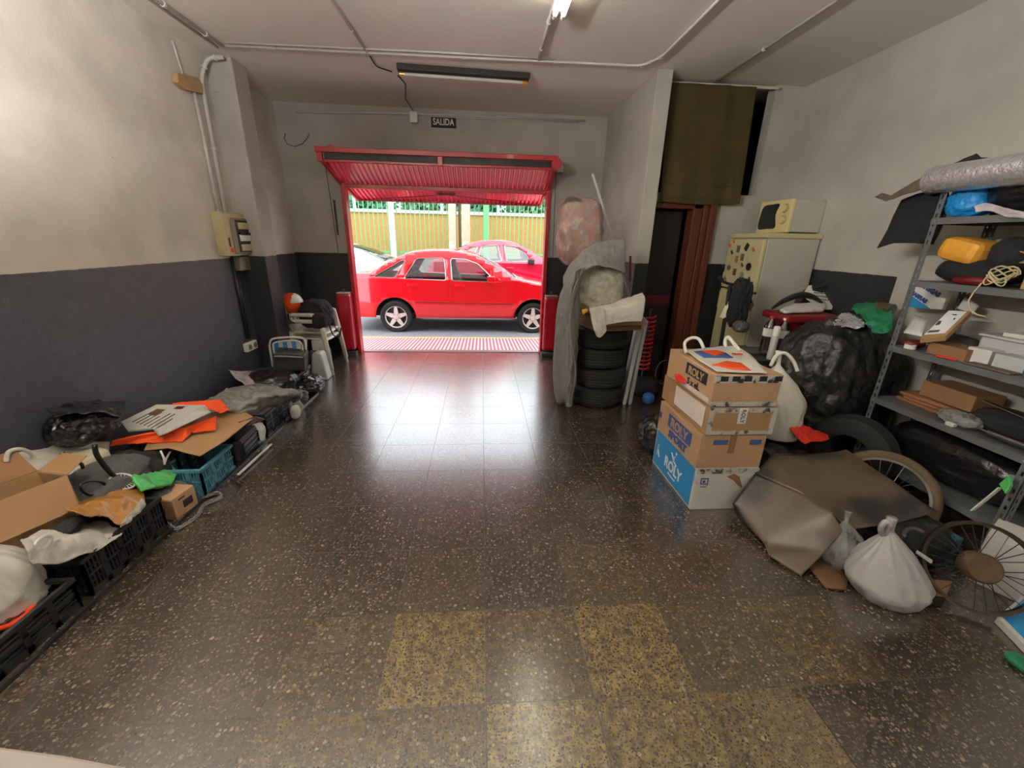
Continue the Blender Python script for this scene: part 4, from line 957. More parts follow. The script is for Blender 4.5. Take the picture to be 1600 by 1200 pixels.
# flat cardboard, orange cloth, printed boards
zf = .30
def Zp(lst): return [at(u, v, Z=z) for u, v, z in lst]
tag(poly_sheet('flat_cardboard', Zp([(225, 704, .30), (262, 700, .30), (312, 713, .28), (350, 690, .28), (398, 653, .28), (385, 645, .29), (330, 645, .30), (280, 655, .31), (240, 675, .31)]), 'kraft', cuts=3, amp=.003, f=4, thick=.006), 'flattened brown cardboard sheet over the black crate', 'cardboard')
tag(poly_sheet('orange_vest', Zp([(171, 698, .33), (176, 688, .36), (230, 676, .37), (290, 668, .37), (338, 650, .36), (337, 672, .31), (322, 674, .315), (300, 676, .32), (285, 690, .31), (255, 691, .31), (230, 690, .33), (212, 693, .32), (190, 694, .32)]), 'orange', cuts=4, amp=.012, f=9, seed=2), 'orange safety cloth spread under the printed boards', 'cloth')
tag(poly_sheet('orange_vest', Zp([(268, 630, .42), (300, 627, .43), (345, 624, .42), (358, 640, .36), (345, 646, .35), (330, 640, .37), (300, 634, .40), (272, 637, .40)]), 'orange', cuts=4, amp=.014, f=12, seed=5), 'second orange cloth bunched behind the printed boards', 'cloth')
pb = thing('printed_board', 'white boards with dark printed lines on orange cloth', 'board', tuple(at(260, 655, Z=.39)))
P_ = Zp([(190, 660, .40), (245, 633, .44), (320, 634, .42), (328, 645, .40), (248, 680, .37), (238, 670, .385), (200, 674, .38)])
poly_sheet('board', P_, 'white_card', pb, cuts=2, amp=.0015, f=6, thick=.012, smooth=False)
o_, ex, ey = P_[0], (P_[2]-P_[1]), (P_[5]-P_[0])
def on_board(a, b_): # bilinear on the board face
    A, Bb, C, D = P_[0], P_[1], P_[2], P_[4]
    top = A.lerp(Bb, a); return (A*(1-a)*(1-b_)+Bb*a*(1-b_)+C*a*b_+D*(1-a)*b_)+Vector((0, 0, .010))
for k in range(7):
    s = .22+k*.1
    p, r = on_board(.08, s), on_board(.60 if k % 3 else .45, s)
    obj('printed_line', B().bar(p, r, .007, .003), 'grey_cloth', pb)
obj('printed_picture', B().prism([on_board(.45, .22), on_board(.72, .22), on_board(.72, .40), on_board(.45, .42)], (0, 0, .002)), 'amber_dk', pb)
obj('printed_mark', B().prism([on_board(.80, .52), on_board(.90, .52), on_board(.90, .68), on_board(.80, .66)], (0, 0, .002)), 'dark_red', pb)
tag(poly_sheet('folded_leaflet', Zp([(318, 634, .44), (322, 638, .43), (330, 644, .42), (262, 676, .39), (248, 682, .37), (240, 671, .39), (262, 664, .41)]), 'white_card', cuts=2, amp=.003, f=8, thick=.003), 'creased white leaflet folded over edge of printed boards', 'leaflet')
# black jerrycan, white bag
jc = thing('tool_case', 'black moulded case between blue crate and white sack', 'tool case', (-1.85, 1.90, 0))
q4 = Matrix.Translation((-1.86, 1.90, 0)) @ Matrix.Rotation(.06, 4, 'Z')
obj('shell', B().box(-.12, .09, -.16, .15, .0, .185, q4), 'black_pl', jc, bevel=.04)
b = B()
for z in (.05, .09, .13): b.box(.085, .098, -.11, .10, z-.006, z+.006, q4)
b.box(.085, .1, -.125, -.115, .04, .14, q4); b.box(.085, .1, .105, .115, .04, .14, q4); obj('ribs', b, 'black_pl', jc, bevel=.003)
b = B(); b.tube([q4 @ Vector(p) for p in ((-.02, -.06, .18), (-.02, -.05, .215), (-.02, .04, .215), (-.02, .05, .18))], .010, 8); obj('handle', b, 'black_pl', jc)
tag(poly_sheet('dark_sleeve', Zp([(372, 660, .29), (384, 667, .26), (415, 656, .26), (400, 650, .29)]), 'purple_dk', cuts=3, amp=.01, f=12), 'dark maroon sleeve sticking out beneath the cardboard', 'cloth')
tag(bag('plastic_bag', (-1.86, 2.10, 0), .085, .13, .27, 'bag_white', seed=12, folds=6, fold=.1, lean=(-.03, .02)), 'white crumpled sack in front of the far black crate', 'plastic bag')
t = struct('trim_3', B().bar(at(372, 742, Z=.02), at(424, 694, Z=.02), .014, .01), 'white_pl')
# grey sheeting
tag(cloth('plastic_sheeting', [[at(318, 628, Z=.40), at(350, 610, Z=.40), at(400, 604, Z=.42), at(450, 606, Z=.38), at(474, 612, Z=.30)],
                               [at(345, 640, Z=.34), at(370, 626, Z=.38), at(415, 620, Z=.38), at(455, 616, Z=.34), at(482, 618, Z=.20)],
                               [at(378, 645, Z=.30), at(400, 640, Z=.29), at(430, 634, Z=.24), at(458, 626, Z=.20), at(476, 632, Z=.10)]],
          'grey_tarp', n=16, amp=.03, f=11, seed=9, thick=.004), 'glossy grey plastic sheeting draped over the far crate', 'plastic sheet')
tag(lump('wrapped_load', (-2.14, 2.48, .0), (.28, .42, .27), 'grey_tarp', amp=.1, f=2.2, seed=31), 'bulky load wrapped beneath the grey plastic sheeting', 'bundle')
tag(lump('wrapped_load', (-2.16, 3.08, .0), (.26, .22, .30), 'bin_bag', amp=.12, f=2.2, seed=32), 'black wrapped load under the pinkish dusty film', 'bundle')
tag(cloth('plastic_sheeting', [[at(357, 577, X=-2.40), at(375, 580, X=-2.38), at(410, 580, X=-2.3), at(445, 584, X=-2.2)], [at(368, 590, X=-2.3), at(385, 594, X=-2.26), at(412, 592, X=-2.2), at(440, 588, X=-2.15)], [at(382, 602, X=-2.2), at(395, 604, X=-2.18), at(412, 603, X=-2.15), at(432, 594, X=-2.1)]],
          'film_dust', n=9, amp=.012, f=10, seed=10), 'dusty pinkish plastic film over the far heap', 'plastic sheet')
tag(poly_sheet('plastic_sheeting', [at(u, v, X=x) for u, v, x in ((440, 590, -2.1), (452, 592, -2.0), (470, 606, -1.9), (482, 612, -1.8), (480, 625, -1.74), (470, 640, -1.74), (462, 630, -1.78), (455, 612, -1.9))], 'film', amp=.02, f=16, seed=3), 'clear crinkled plastic film trailing onto the floor', 'plastic sheet')
tag(bag('plastic_bag', (-1.80, 2.72, .0), .085, .10, .22, 'bag_clear', seed=15, folds=9, fold=.16, lean=(-.02, .03)), 'clear crinkled bag at far end of black crate', 'plastic bag')
tag(lump('paper_packet', at(472, 653, Z=0)-Vector((.05, 0, 0)), (.035, .06, .12), 'white_card', amp=.06, seed=33, sub=4), 'small white packet on floor at end of far crate', 'packet')
tag(lump('bin_bag', (-1.86, 3.26, 0), (.13, .17, .17), 'bin_bag', amp=.2, f=3, seed=24), 'black shoe bag on floor before the white chairs', 'bin bag')
b = B(); b.tube(spline([at(u, v, X=-1.78) for u, v in ((482, 590), (492, 594), (502, 602), (500, 608))], 5), .010, 8); tag(obj('shoulder_strap_webbing', b, 'white_pl', smooth=True), 'white strap over the black shoe bag', 'strap')
tag(poly_sheet('flat_cardboard', [at(u, v, X=x) for u, v, x in ((430, 578, -2.2), (455, 572, -2.15), (485, 570, -1.92), (484, 576, -1.86), (466, 588, -1.92), (450, 582, -2.05))], 'amber_dk', cuts=3, amp=.004, thick=.006), 'small brown card on top of the far heap', 'cardboard')
# folding chair
fc = thing('folding_chair', 'folding chair with blue and white striped backrest', 'chair', (-2.08, 3.42, 0))
def yfc(u, v): return at(u, v, Y=3.42)
b = B(); fr = [yfc(426, 576), yfc(421, 540), yfc(424, 531), yfc(436, 528), yfc(466, 527), yfc(476, 532), yfc(478, 545), yfc(478, 560)]
fr[0] = Vector((fr[0].x, 3.42, .0)); b.tube(fr[:1]+spline(fr[1:], 5), .011, 8); obj('frame', b, 'white_pl', fc, smooth=True)
b = B(); f2 = [yfc(432, 572), yfc(428, 540), yfc(433, 534), yfc(470, 533), yfc(474, 560)]; b.tube([Vector((p.x, 3.40, p.z)) for p in [Vector((f2[0].x, 0, .02))]+spline(f2[1:], 4)], .010, 8); obj('seat_frame', b, 'white_pl', fc, smooth=True)
A, C_ = yfc(429, 532), yfc(470, 531); D = yfc(432, 556)
for k in range(6):
    x0 = A.x+(C_.x-A.x)*k/6; x1 = A.x+(C_.x-A.x)*(k+1)/6
    obj('fabric_band', B().box(x0, x1, 3.395, 3.40, D.z-.02, A.z), 'blue_cloth' if k % 2 == 0 else 'white_cloth', fc)
# black vented tray
bt = thing('plastic_tray', 'black vented plastic box standing before the folding chair', 'plastic box', (-2.05, 3.25, .3))
q5 = Matrix.Translation((-2.03, 3.28, .26)) @ Matrix.Rotation(.25, 4, 'Z') @ Matrix.Rotation(.12, 4, 'Y')
obj('shell', B().box(-.15, .15, -.13, .13, 0, .17, q5), 'black_pl', bt, bevel=.02)
b = B(); b.box(-.13, .13, -.115, -.085, .17, .185, q5); b.box(-.13, .13, .085, .115, .17, .185, q5)
for k in range(7): b.box(-.12+k*.038, -.11+k*.038, -.09, .09, .17, .18, q5)
obj('grille', b, 'grey_cloth', bt)
tag(lump('bin_bag', (-2.08, 3.28, 0), (.2, .16, .26), 'bin_bag', amp=.1, seed=27), 'black bag supporting the vented plastic box', 'bin bag')
# grey weight behind
b = B(); b.prism([(-2.0, 3.62, 0), (-1.80, 3.62, 0), (-1.84, 3.62, .30), (-1.86, 3.62, .33), (-1.93, 3.62, .33), (-1.95, 3.62, .30)], (0, .16, 0)); tag(obj('base_weight', b, 'panel', bevel=.02), 'tapered pale grey base block beside the chairs', 'base weight')
tag(obj('carton', B().box(-2.02, -1.88, 3.84, 3.96, .30, .42), 'white_card', bevel=.004), 'small white carton under the stacked chairs', 'carton')
tag(obj('carton', B().box(-2.05, -1.86, 3.80, 4.0, .0, .30), 'grey_cloth', bevel=.01), 'grey tub under the white carton', 'carton')
# stacked monobloc chairs facing the gate
def mono(z, label):
    t = thing('plastic_chair', label, 'chair', (-2.06, 4.09, 0), 'stacked white chairs')
    cx, cy = -2.06, 4.09
    q = Matrix.Translation((cx, cy, z)) @ Matrix.Rotation(math.radians(-90), 4, 'Z')
    # local: +y front
    bm = bmesh.new(); V = []
    for i in range(11):
        u = -1+2*i/10; row = []
        for j in range(9):
            v = -1+2*j/8; row.append(bm.verts.new(q @ Vector((u*.22*(1-.1*(1-v)/2), v*.21, .43-.015*(1-u*u)+.012*max(0, v)**2*-1))))
        V.append(row)
    for a, c in zip(V, V[1:]):
        for j in range(8): bm.faces.new((a[j], a[j+1], c[j+1], c[j]))
    obj('seat', bm, 'chair_pl', t, smooth=True, solid=.012)
    bm = bmesh.new(); V = []
    for i in range(13):
        u = -1+2*i/12; row = []
        for j in range(9):
            v = j/8; row.append(bm.verts.new(q @ Vector((u*(.21+.02*v), -.21-.10*v+.05*u*u, .42+.40*v-.05*v*u*u))))
        V.append(row)
    for i, (a, c) in enumerate(zip(V, V[1:])):
        for j in range(8):
            if i % 2 == 1 and 2 <= j <= 5: continue
            bm.faces.new((a[j], a[j+1], c[j+1], c[j]))
    obj('backrest', bm, 'chair_pl', t, smooth=True, solid=.012)
    for sx in (-1, 1):
        b = B(); b.tube([q @ Vector(p) for p in ((sx*.215, -.24, .62), (sx*.245, -.12, .645), (sx*.25, .08, .645), (sx*.25, .17, .63))], [.018, .022, .024, .022], 8); obj('armrest', b, 'chair_pl', t, smooth=True)
        b = B(); b.tube([q @ Vector(p) for p in ((sx*.25, .17, .64), (sx*.255, .20, .42), (sx*.275, .25, .0))], [.022, .026, .020], 6); obj('leg', b, 'chair_pl', t, smooth=True)
        b = B(); b.tube([q @ Vector(p) for p in ((sx*.20, -.20, .44), (sx*.235, -.28, .0))], [.026, .02], 6); obj('leg', b, 'chair_pl', t, smooth=True)
    return t
mono(0, 'white plastic armchair, lower one of the stack by the gate')
mono(.075, 'white plastic armchair, upper one of the stack by the gate')
# rucksack on the chairs
rk = thing('rucksack', 'black rucksack with purple cords on the white chairs', 'rucksack', (-2.0, 4.0, .52))
lump('body', (-2.0, 4.05, .53), (.17, .20, .34), 'black_soft', rk, amp=.14, f=2.5, seed=41)
lump('pocket', (-1.90, 3.86, .56), (.08, .07, .18), 'black_soft', rk, amp=.1, seed=42, sub=4)
b = B(); b.tube(spline([at(u, v, Y=3.85) for u, v in ((487, 472), (505, 480), (517, 495), (524, 512), (532, 520))], 5), .006, 6); obj('cord', b, 'purple_dk', rk, smooth=True)
b = B(); b.tube(spline([at(u, v, Y=3.83) for u, v in ((500, 478), (512, 500), (520, 522), (530, 526), (533, 512))], 5), .008, 6); obj('strap', b, 'black_pl', rk, smooth=True)
b = B(); b.tube(spline([at(u, v, Y=3.8) for u, v in ((450, 490), (452, 500), (460, 505))], 4), .009, 6); obj('strap', b, 'black_pl', rk, smooth=True)
hb = thing('ball', 'orange and white ball wedged behind the black rucksack', 'ball', (-2.20, 4.1, .85))
c = at(456, 474, Y=4.1)
b = B().ball(c, .125, 4); o = obj('ball_shell', b, 'orange', hb, smooth=True)
bm = bmesh.new(); bmesh.ops.create_icosphere(bm, subdivisions=4, radius=.128); bmesh.ops.delete(bm, geom=[v for v in bm.verts if not (v.co.x > .035 and v.co.z > .01)], context='VERTS'); bmesh.ops.translate(bm, verts=bm.verts, vec=c); obj('white_panel', bm, 'white_pl', hb, smooth=True)
# ================================================================ RIGHT: TYRES, COVER, BUNDLES
TC = Vector((1.19, 3.0, 0))
ty = thing('tyre', 'black car tyre at the bottom of the stack', 'tyre', tuple(TC), 'stacked tyres')
R0 = .285
pr_ = [(.17, .012), (.20, 0), (.255, .004), (.278, .022), (R0, .05), (R0, .095), (R0-.006, .098), (R0-.006, .103), (R0, .106), (R0, .15), (.278, .178), (.255, .196), (.20, .2), (.17, .188), (.165, .1), (.17, .012)]
obj('carcass', B().lathe(pr_, TC, seg=64), 'rubber', ty, smooth=True, auto=35)
b = B()
for zz in (.06, .085, .115, .14):
    b.tube([TC+Vector(((R0+.001)*math.cos(a), (R0+.001)*math.sin(a), zz)) for a in [k*PI/24 for k in range(48)]], .004, 4, True)
obj('tread_rib', b, 'black_pl', ty)
for k, l in enumerate(('second black tyre from the floor in the stack', 'third black tyre from the floor in the stack', 'topmost black tyre of the stack beneath the flat box')):
    dup(ty, TC+Vector(((.01, -.012, .008)[k], (0, .01, 0)[k], .202*(k+1))), .3*k, l)
cb = thing('cardboard_box', 'flattish cardboard box on top of the tyre stack', 'box', (1.2, 2.85, .812))
q = Matrix.Translation((1.22, 2.86, .812)) @ Matrix.Rotation(math.radians(14), 4, 'Z')
obj('body', B().box(-.24, .24, -.20, .22, 0, .13, q), 'kraft_dk', cb, bevel=.004)
obj('flap', B().prism([q @ Vector(p) for p in ((-.24, -.20, .13), (.24, -.20, .13), (.26, -.26, .06), (-.20, -.26, .07))], (0, .004, .004)), 'kraft', cb)
obj('print_mark', B().prism([q @ Vector(p) for p in ((.02, -.203, .04), (.12, -.203, .04), (.12, -.203, .06), (.02, -.203, .06))], (0, -.002, 0)), 'amber_dk', cb)
def ys(lst): return [at(u, v, Y=y) for u, v, y in lst]
tag(cloth('white_cloth', [ys([(922, 478, 2.75), (945, 474, 2.72), (970, 468, 2.72), (1004, 458, 2.78)]),
                          ys([(921, 484, 2.62), (945, 482, 2.60), (975, 478, 2.60), (1008, 468, 2.62)]),
                          ys([(924, 494, 2.58), (948, 492, 2.57), (975, 490, 2.57), (1006, 488, 2.58)]),
                          ys([(930, 512, 2.57), (946, 508, 2.56), (974, 503, 2.56), (1002, 502, 2.57)])], 'white_cloth', n=9, amp=.010, f=14, seed=3, thick=.005), 'white cloth hanging over the box on the tyre stack', 'cloth')
tag(cloth('white_cloth', [ys([(922, 482, 2.60), (932, 480, 2.58), (944, 482, 2.56)]), ys([(924, 500, 2.57), (935, 500, 2.55), (946, 500, 2.55)]), ys([(931, 524, 2.57), (938, 527, 2.55), (948, 516, 2.55)])], 'white_cloth', n=9, amp=.010, f=16, seed=6, thick=.005), 'twisted corner of white cloth dangling before the tyres', 'cloth')
tag(poly_sheet('yellow_rag', ys([(909, 484, 2.58), (917, 482, 2.56), (919, 486, 2.56), (911, 492, 2.57)]), 'yellow', cuts=2, amp=.006), 'tiny yellow rag at left corner of the box', 'rag')
# rolled foam in film
fo = thing('foam_roll', 'pale foam roll wrapped in clear film above tyres', 'foam roll', (1.08, 2.85, .95))
lump('foam_body', (1.07, 2.86, .945), (.235, .2, .46), 'foam', fo, amp=.09, f=2.6, seed=50)
o = lump('film', (1.07, 2.86, .94), (.246, .21, .475), 'film_thin', fo, amp=.09, f=2.6, seed=50)
pk = thing('wrapped_blanket', 'reddish folded blanket wrapped in clear plastic, high on heap', 'blanket', (.86, 3.05, 1.42))
lump('blanket_body', (.90, 3.02, 1.38), (.195, .17, .56), 'pink_bundle', pk, amp=.08, f=2.6, seed=52, tilt=-.08, box=4)
lump('film', (.90, 3.02, 1.375), (.205, .18, .575), 'film_thin', pk, amp=.08, f=2.6, seed=52, tilt=-.08, box=4)
b = B(); b.tube(spline([at(u, v, Y=2.95) for u, v in ((888, 330), (886, 318), (893, 312), (910, 318), (925, 324))], 5), [.03]*21, 8); obj('rolled_end', b, 'pelt', pk, smooth=True)
b = B(); b.tube([at(926, 272, Y=3.35), at(958, 375, Y=3.2), at(984, 465, Y=3.05)], .012, 8); tag(obj('long_pole', b, 'conduit', smooth=True), 'long pale pole leaning beside the wrapped blanket', 'pole')
# grey car cover draped over everything
def drape(rows, seed, nm, parent, amp=.02):
    return cloth(nm, rows, 'cover', parent, n=10, amp=amp, f=7, seed=seed, thick=.004, stretch=(2.6, 2.6, .6))
cov = thing('car_cover', 'grey fabric cover draped down left side of tyres', 'cover', (.8, 2.6, 0))
drape([ys([(976, 373, 2.80), (945, 376, 2.76), (915, 388, 2.70), (893, 410, 2.66), (880, 432, 2.66)]),
       ys([(977, 400, 2.72), (948, 400, 2.66), (920, 408, 2.60), (900, 428, 2.58), (882, 450, 2.60)]),
       ys([(977, 426, 2.68), (952, 418, 2.60), (930, 415, 2.56), (912, 424, 2.54), (896, 446, 2.55)])], 3, 'top_fold', cov, .012)
drape([ys([(915, 418, 2.55), (905, 420, 2.52), (893, 428, 2.50), (882, 440, 2.54)]),
       ys([(906, 450, 2.56), (898, 452, 2.50), (888, 456, 2.50), (876, 466, 2.58)]),
       ys([(904, 500, 2.60), (894, 500, 2.50), (882, 505, 2.54), (871, 510, 2.64)]),
       ys([(903, 560, 2.62), (892, 562, 2.52), (880, 565, 2.58), (868, 568, 2.68)]),
       ys([(900, 605, 2.62), (890, 608, 2.54), (880, 610, 2.60), (870, 606, 2.70)]),
       ys([(893, 634, 2.62), (888, 635, 2.56), (882, 630, 2.66), (876, 622, 2.76)])], 5, 'side_fold', cov, .026)
b = B(); b.tube(spline(ys([(905, 432, 2.49), (893, 470, 2.47), (892, 520, 2.47), (899, 580, 2.47), (892, 632, 2.50)]), 6), .006, 6); obj('hem_cord', b, 'cover', cov, smooth=True)
lump('stuffing', (.80, 2.85, .02), (.10, .14, 1.2), 'cover', cov, amp=.05, seed=55)
# pale panel and things by the pier
pn = B().prism([(1.47, 2.86, 0), (1.56, 2.90, 0), (1.60, 3.1, .93), (1.50, 3.08, .93)], (.012, .02, 0))
tag(obj('folded_screen', B().prism([at(973, 632, Z=0), at(978, 632, Z=0), at(1008, 498, Y=3.0), at(1000, 497, Y=3.0)], (.03, .18, 0)), 'panel', bevel=.004), 'pale grey framed panel leaning against the tyre stack', 'panel', 'leaning panels')
tag(obj('folded_screen', B().prism([at(982, 633, Z=0), at(987, 632, Z=0), at(1013, 502, Y=2.95), at(1009, 498, Y=2.95)], (.03, .16, 0)), 'panel', bevel=.004), 'thinner pale panel leaning right of the first framed panel', 'panel', 'leaning panels')
b = B(); b.cyl(at(985, 400, Y=3.1), at(984, 440, Y=3.1), .012, 8); tag(obj('dark_stick', b, 'dark_red'), 'short dark stick standing on heap beside the pier', 'stick')
sp_ = thing('coil_spring', 'red coil spring standing between panel and door frame', 'spring', (1.74, 3.12, .2))
cx_, cy_ = 1.75, 3.12
pth = [Vector((cx_+.045*math.cos(a), cy_+.045*math.sin(a), .28+.60*i/260)) for i, a in [(i, i*2*PI*13/260) for i in range(261)]]
obj('coil', B().tube(pth, .011, 8), 'red_spring', sp_, smooth=True); obj('damper_rod', B().cyl((cx_, cy_, .2), (cx_, cy_, .95), .02, 12), 'black_pl', sp_)
tag(lump('dark_box_heap', (1.78, 3.12, 0), (.12, .13, .22), 'black_soft', amp=.1, seed=57), 'low dark heap under the red spring', 'heap')
tag(obj('blue_ball', B().ball(at(1013, 622, Y=2.80), .062, 3), 'blue_ball', smooth=True), 'small blue ball on floor right of leaning panels', 'ball')
b = B(); b.tube([Vector((1.92+.09*math.cos(a), 3.0, .30+.13*math.sin(a))) for a in [k*PI/12 for k in range(24)]], .005, 6, True); tag(obj('wire_loop', b, 'grey_cloth'), 'thin dark wire loop standing before the dark doorway', 'wire loop')

# ================================================================ CURTAIN, FRIDGE, MICROWAVE
cu_ = thing('curtain', 'olive brown curtain hanging over loft opening above doorway', 'curtain', (2.2, 3.42, 2.0))
G = []
for i in range(7):
    s = i/6; x0 = 1.755+.05*s; x1 = 2.60+.045*s; z0 = 3.02-(3.02-2.0)*s
    G.append([Vector((x0+(x1-x0)*j/9, 3.42+.012*math.sin(j*1.9+s)*(.3+s), z0-(.02*math.sin(PI*j/9) if i == 6 else 0))) for j in range(10)])
cloth('fabric', G, 'curtain', cu_, n=5, amp=.006, f=4, seed=2, thick=.003, stretch=(3, 3, .5))
b = B(); b.box(1.80, 2.645, 3.405, 3.412, 2.035, 2.045); b.box(1.80, 2.645, 3.405, 3.412, 2.16, 2.166); obj('hem', b, 'curtain', cu_)
obj('rail', B().cyl((1.72, 3.44, 3.025), (2.83, 3.44, 3.025), .012, 10), 'conduit', cu_)
fr_ = thing('refrigerator', 'cream two-door fridge covered in magnets beside right wall', 'refrigerator', (2.86, 3.07, 0))
obj('cabinet', B().box(2.625, 3.13, 2.80, 3.36, 0, 1.665), 'fridge_s', fr_, bevel=.008)
obj('top_cover', B().box(2.60, 3.14, 2.79, 3.37, 1.665, 1.71), 'fridge_c', fr_, bevel=.006)
fz = obj('freezer_door', B().box(2.585, 2.622, 2.80, 3.36, 1.17, 1.655), 'fridge_c', fr_, bevel=.010)
ld = obj('lower_door', B().box(2.585, 2.622, 2.80, 3.36, .08, 1.155), 'fridge_c', fr_, bevel=.010)
obj('handle', B().box(2.565, 2.588, 3.31, 3.335, 1.19, 1.33), 'beige_pl', fz, bevel=.006); obj('handle', B().box(2.565, 2.588, 3.31, 3.335, .95, 1.13), 'beige_pl', ld, bevel=.006)
obj('kick_plate', B().box(2.63, 2.66, 2.81, 3.35, 0, .075), 'black_pl', fr_)
obj('seal', B().box(2.60, 2.624, 2.805, 3.355, 1.15, 1.175), 'ink_black', fr_)
mg = [((1141, 384), 'round', (200, 92, 40), 'orange leaf-shaped magnet at upper left of freezer door'), ((1147, 378), 'round', (214, 110, 50), 'second orange leaf-shaped magnet near top of freezer door'), ((1154, 389), 'rect', (108, 104, 80), 'grey square magnet in top row of fridge'),
      ((1167, 386), 'rect', (44, 40, 38), 'dark tilted magnet in top row of fridge'), ((1178, 391), 'round', (190, 104, 34), 'small orange figure magnet at right of top row'), ((1144, 395), 'round', (50, 44, 40), 'tiny dark magnet below the orange leaves'),
      ((1151, 405), 'rect', (168, 120, 62), 'tan upright picture magnet in middle row'), ((1160, 402), 'rect', (98, 96, 60), 'olive green picture magnet in middle row'), ((1168, 401), 'rect', (186, 178, 150), 'pale magnet at right of middle row'),
      ((1170, 417), 'disc', (36, 32, 30), 'large round dark magnet at right of lower row'), ((1160, 415), 'round', (58, 52, 44), 'small dark magnet left of the large round one'), ((1139, 418), 'disc', (92, 98, 76), 'round greyish green magnet in lower row'),
      ((1130, 417), 'round', (58, 48, 44), 'tiny dark magnet at far left of lower row'), ((1148, 425), 'rect', (112, 66, 44), 'red brown upright magnet in bottom row'), ((1159, 429), 'disc', (128, 136, 116), 'pale green magnet lowest on the freezer door')]
for k, ((u, v), sh, c, lb) in enumerate(mg):
    p = at(u, v, X=2.583); m_ = 'mag%d' % k; M[m_] = mat('magnet_%d' % k, c, .5, var=.25, vs=90)
    b = B()
    if sh == 'rect': b.box(2.577, 2.585, p.y-.022, p.y+.022, p.z-.033, p.z+.033, Matrix.Translation(p) @ Matrix.Rotation(.5 if k == 3 else .05, 4, 'X') @ Matrix.Translation(-p))
    elif sh == 'disc': b.cyl((2.577, p.y, p.z), (2.585, p.y, p.z), .036 if k == 9 else .026, 20)
    else:
        b.cyl((2.577, p.y, p.z), (2.585, p.y, p.z), .014, 7)
        b.cyl((2.577, p.y+.014, p.z+.016), (2.585, p.y+.014, p.z+.016), .010, 6)
    tag(obj('fridge_magnet', b, m_), lb, 'magnet', 'magnets on the fridge')
mw_ = thing('microwave', 'cream microwave oven standing on top of the fridge', 'microwave', (2.97, 3.07, 1.71))
obj('case', B().box(2.85, 3.145, 2.86, 3.30, 1.722, 2.005), 'fridge_s', mw_, bevel=.006)
obj('front', B().box(2.815, 2.852, 2.855, 3.305, 1.718, 2.01), 'micro_c', mw_, bevel=.008)
ws = spline([(2.813, 3.27, 1.76), (2.813, 3.275, 1.88), (2.813, 3.24, 1.965), (2.813, 3.12, 1.975), (2.813, 3.02, 1.97), (2.813, 3.05, 1.88), (2.813, 3.02, 1.765), (2.813, 3.14, 1.755)], 4, True)
obj('window', B().prism(ws, (-.004, 0, 0)), 'screen', mw_)
for z in (1.93, 1.83): 
    obj('dial', B().cyl((2.814, 2.93, z), (2.796, 2.93, z), .028, 20), 'micro_c', mw_, smooth=True, auto=40)
    obj('dial_mark', B().tube([Vector((2.812, 2.93+.038*math.cos(a), z+.038*math.sin(a))) for a in [k*PI/9 for k in range(18)]], .0022, 4, True), 'trunk', mw_)
for y in (2.88, 3.27):
    for x in (2.87, 3.12): obj('foot', B().cyl((x, y, 1.711), (x, y, 1.722), .012, 10), 'black_pl', mw_)

# scooter with jacket in front of the fridge
bk = thing('kick_scooter', 'dark scooter handlebars draped with black jacket before fridge', 'scooter', (2.25, 2.58, 0))
b = B(); b.tube([(2.24, 2.62, .08), (2.24, 2.60, .7), (2.22, 2.6, 1.25)], .018, 8); obj('stem', b, 'black_pl', bk)
b = B(); b.tube(spline([at(u, v, Y=2.58) for u, v in ((1124, 433), (1130, 440), (1142, 444), (1162, 446))], 5), .012, 8); obj('handlebar', b, 'black_pl', bk, smooth=True)
b = B(); b.tube([at(1135, 442, Y=2.58), at(1132, 431, Y=2.58)], .006, 6); obj('brake_lever', b, 'steel', bk)
b = B(); b.tube([at(1124, 433, Y=2.58), at(1129, 438, Y=2.58)], .017, 8); obj('grip', b, 'rubber', bk)
b = B().lathe([(.06, -.02), (.095, -.025), (.10, 0), (.095, .025), (.06, .02)], (2.24, 2.60, .10), (1, 0, 0), 28); obj('wheel', b, 'rubber', bk, smooth=True)
obj('deck', B().box(2.18, 2.30, 2.62, 2.78, .07, .10), 'black_pl', bk)
tag(lump('jacket', at(1148, 508, Y=2.54)-Vector((0, 0, .02)), (.085, .07, .42), 'black_soft', amp=.3, f=2.6, seed=61, sub=5), 'black jacket hanging on the scooter handlebars', 'jacket')
tag(poly_sheet('pale_bag', ys([(1138, 462, 2.60), (1132, 480, 2.60), (1124, 495, 2.60), (1130, 498, 2.58), (1140, 492, 2.56), (1144, 470, 2.56)]), 'foam', amp=.012, f=14), 'crumpled pinkish bag left of the black jacket', 'bag')
tag(poly_sheet('pale_bag', ys([(1160, 456, 2.52), (1170, 462, 2.5), (1178, 476, 2.5), (1172, 486, 2.5), (1162, 488, 2.5), (1158, 470, 2.5)]), 'pelt', amp=.012, f=14, seed=4), 'crumpled brownish bag right of the black jacket', 'bag')
mt = thing('black_case', 'black cabinet behind the cartons carrying bottles', 'cabinet', (2.3, 2.2, 0))
obj('cabinet_body', B().box(2.08, 2.56, 2.02, 2.46, 0, .70), 'black_soft', mt, bevel=.02)
obj('lid', B().box(2.07, 2.57, 2.01, 2.47, .70, .72), 'black_pl', mt, bevel=.005)
tag(lump('small_motor', at(1157, 512, Y=2.4)-Vector((0, 0, .04)), (.06, .06, .10), 'grey_cloth', amp=.2, f=4, seed=63, sub=4), 'small dark greasy part below the black jacket', 'machine part')
tag(obj('thin_tray', B().box(2.12, 2.36, 2.18, 2.42, .722, .745), 'grey_cloth', bevel=.005), 'flat grey tray lying on the black cabinet', 'tray')
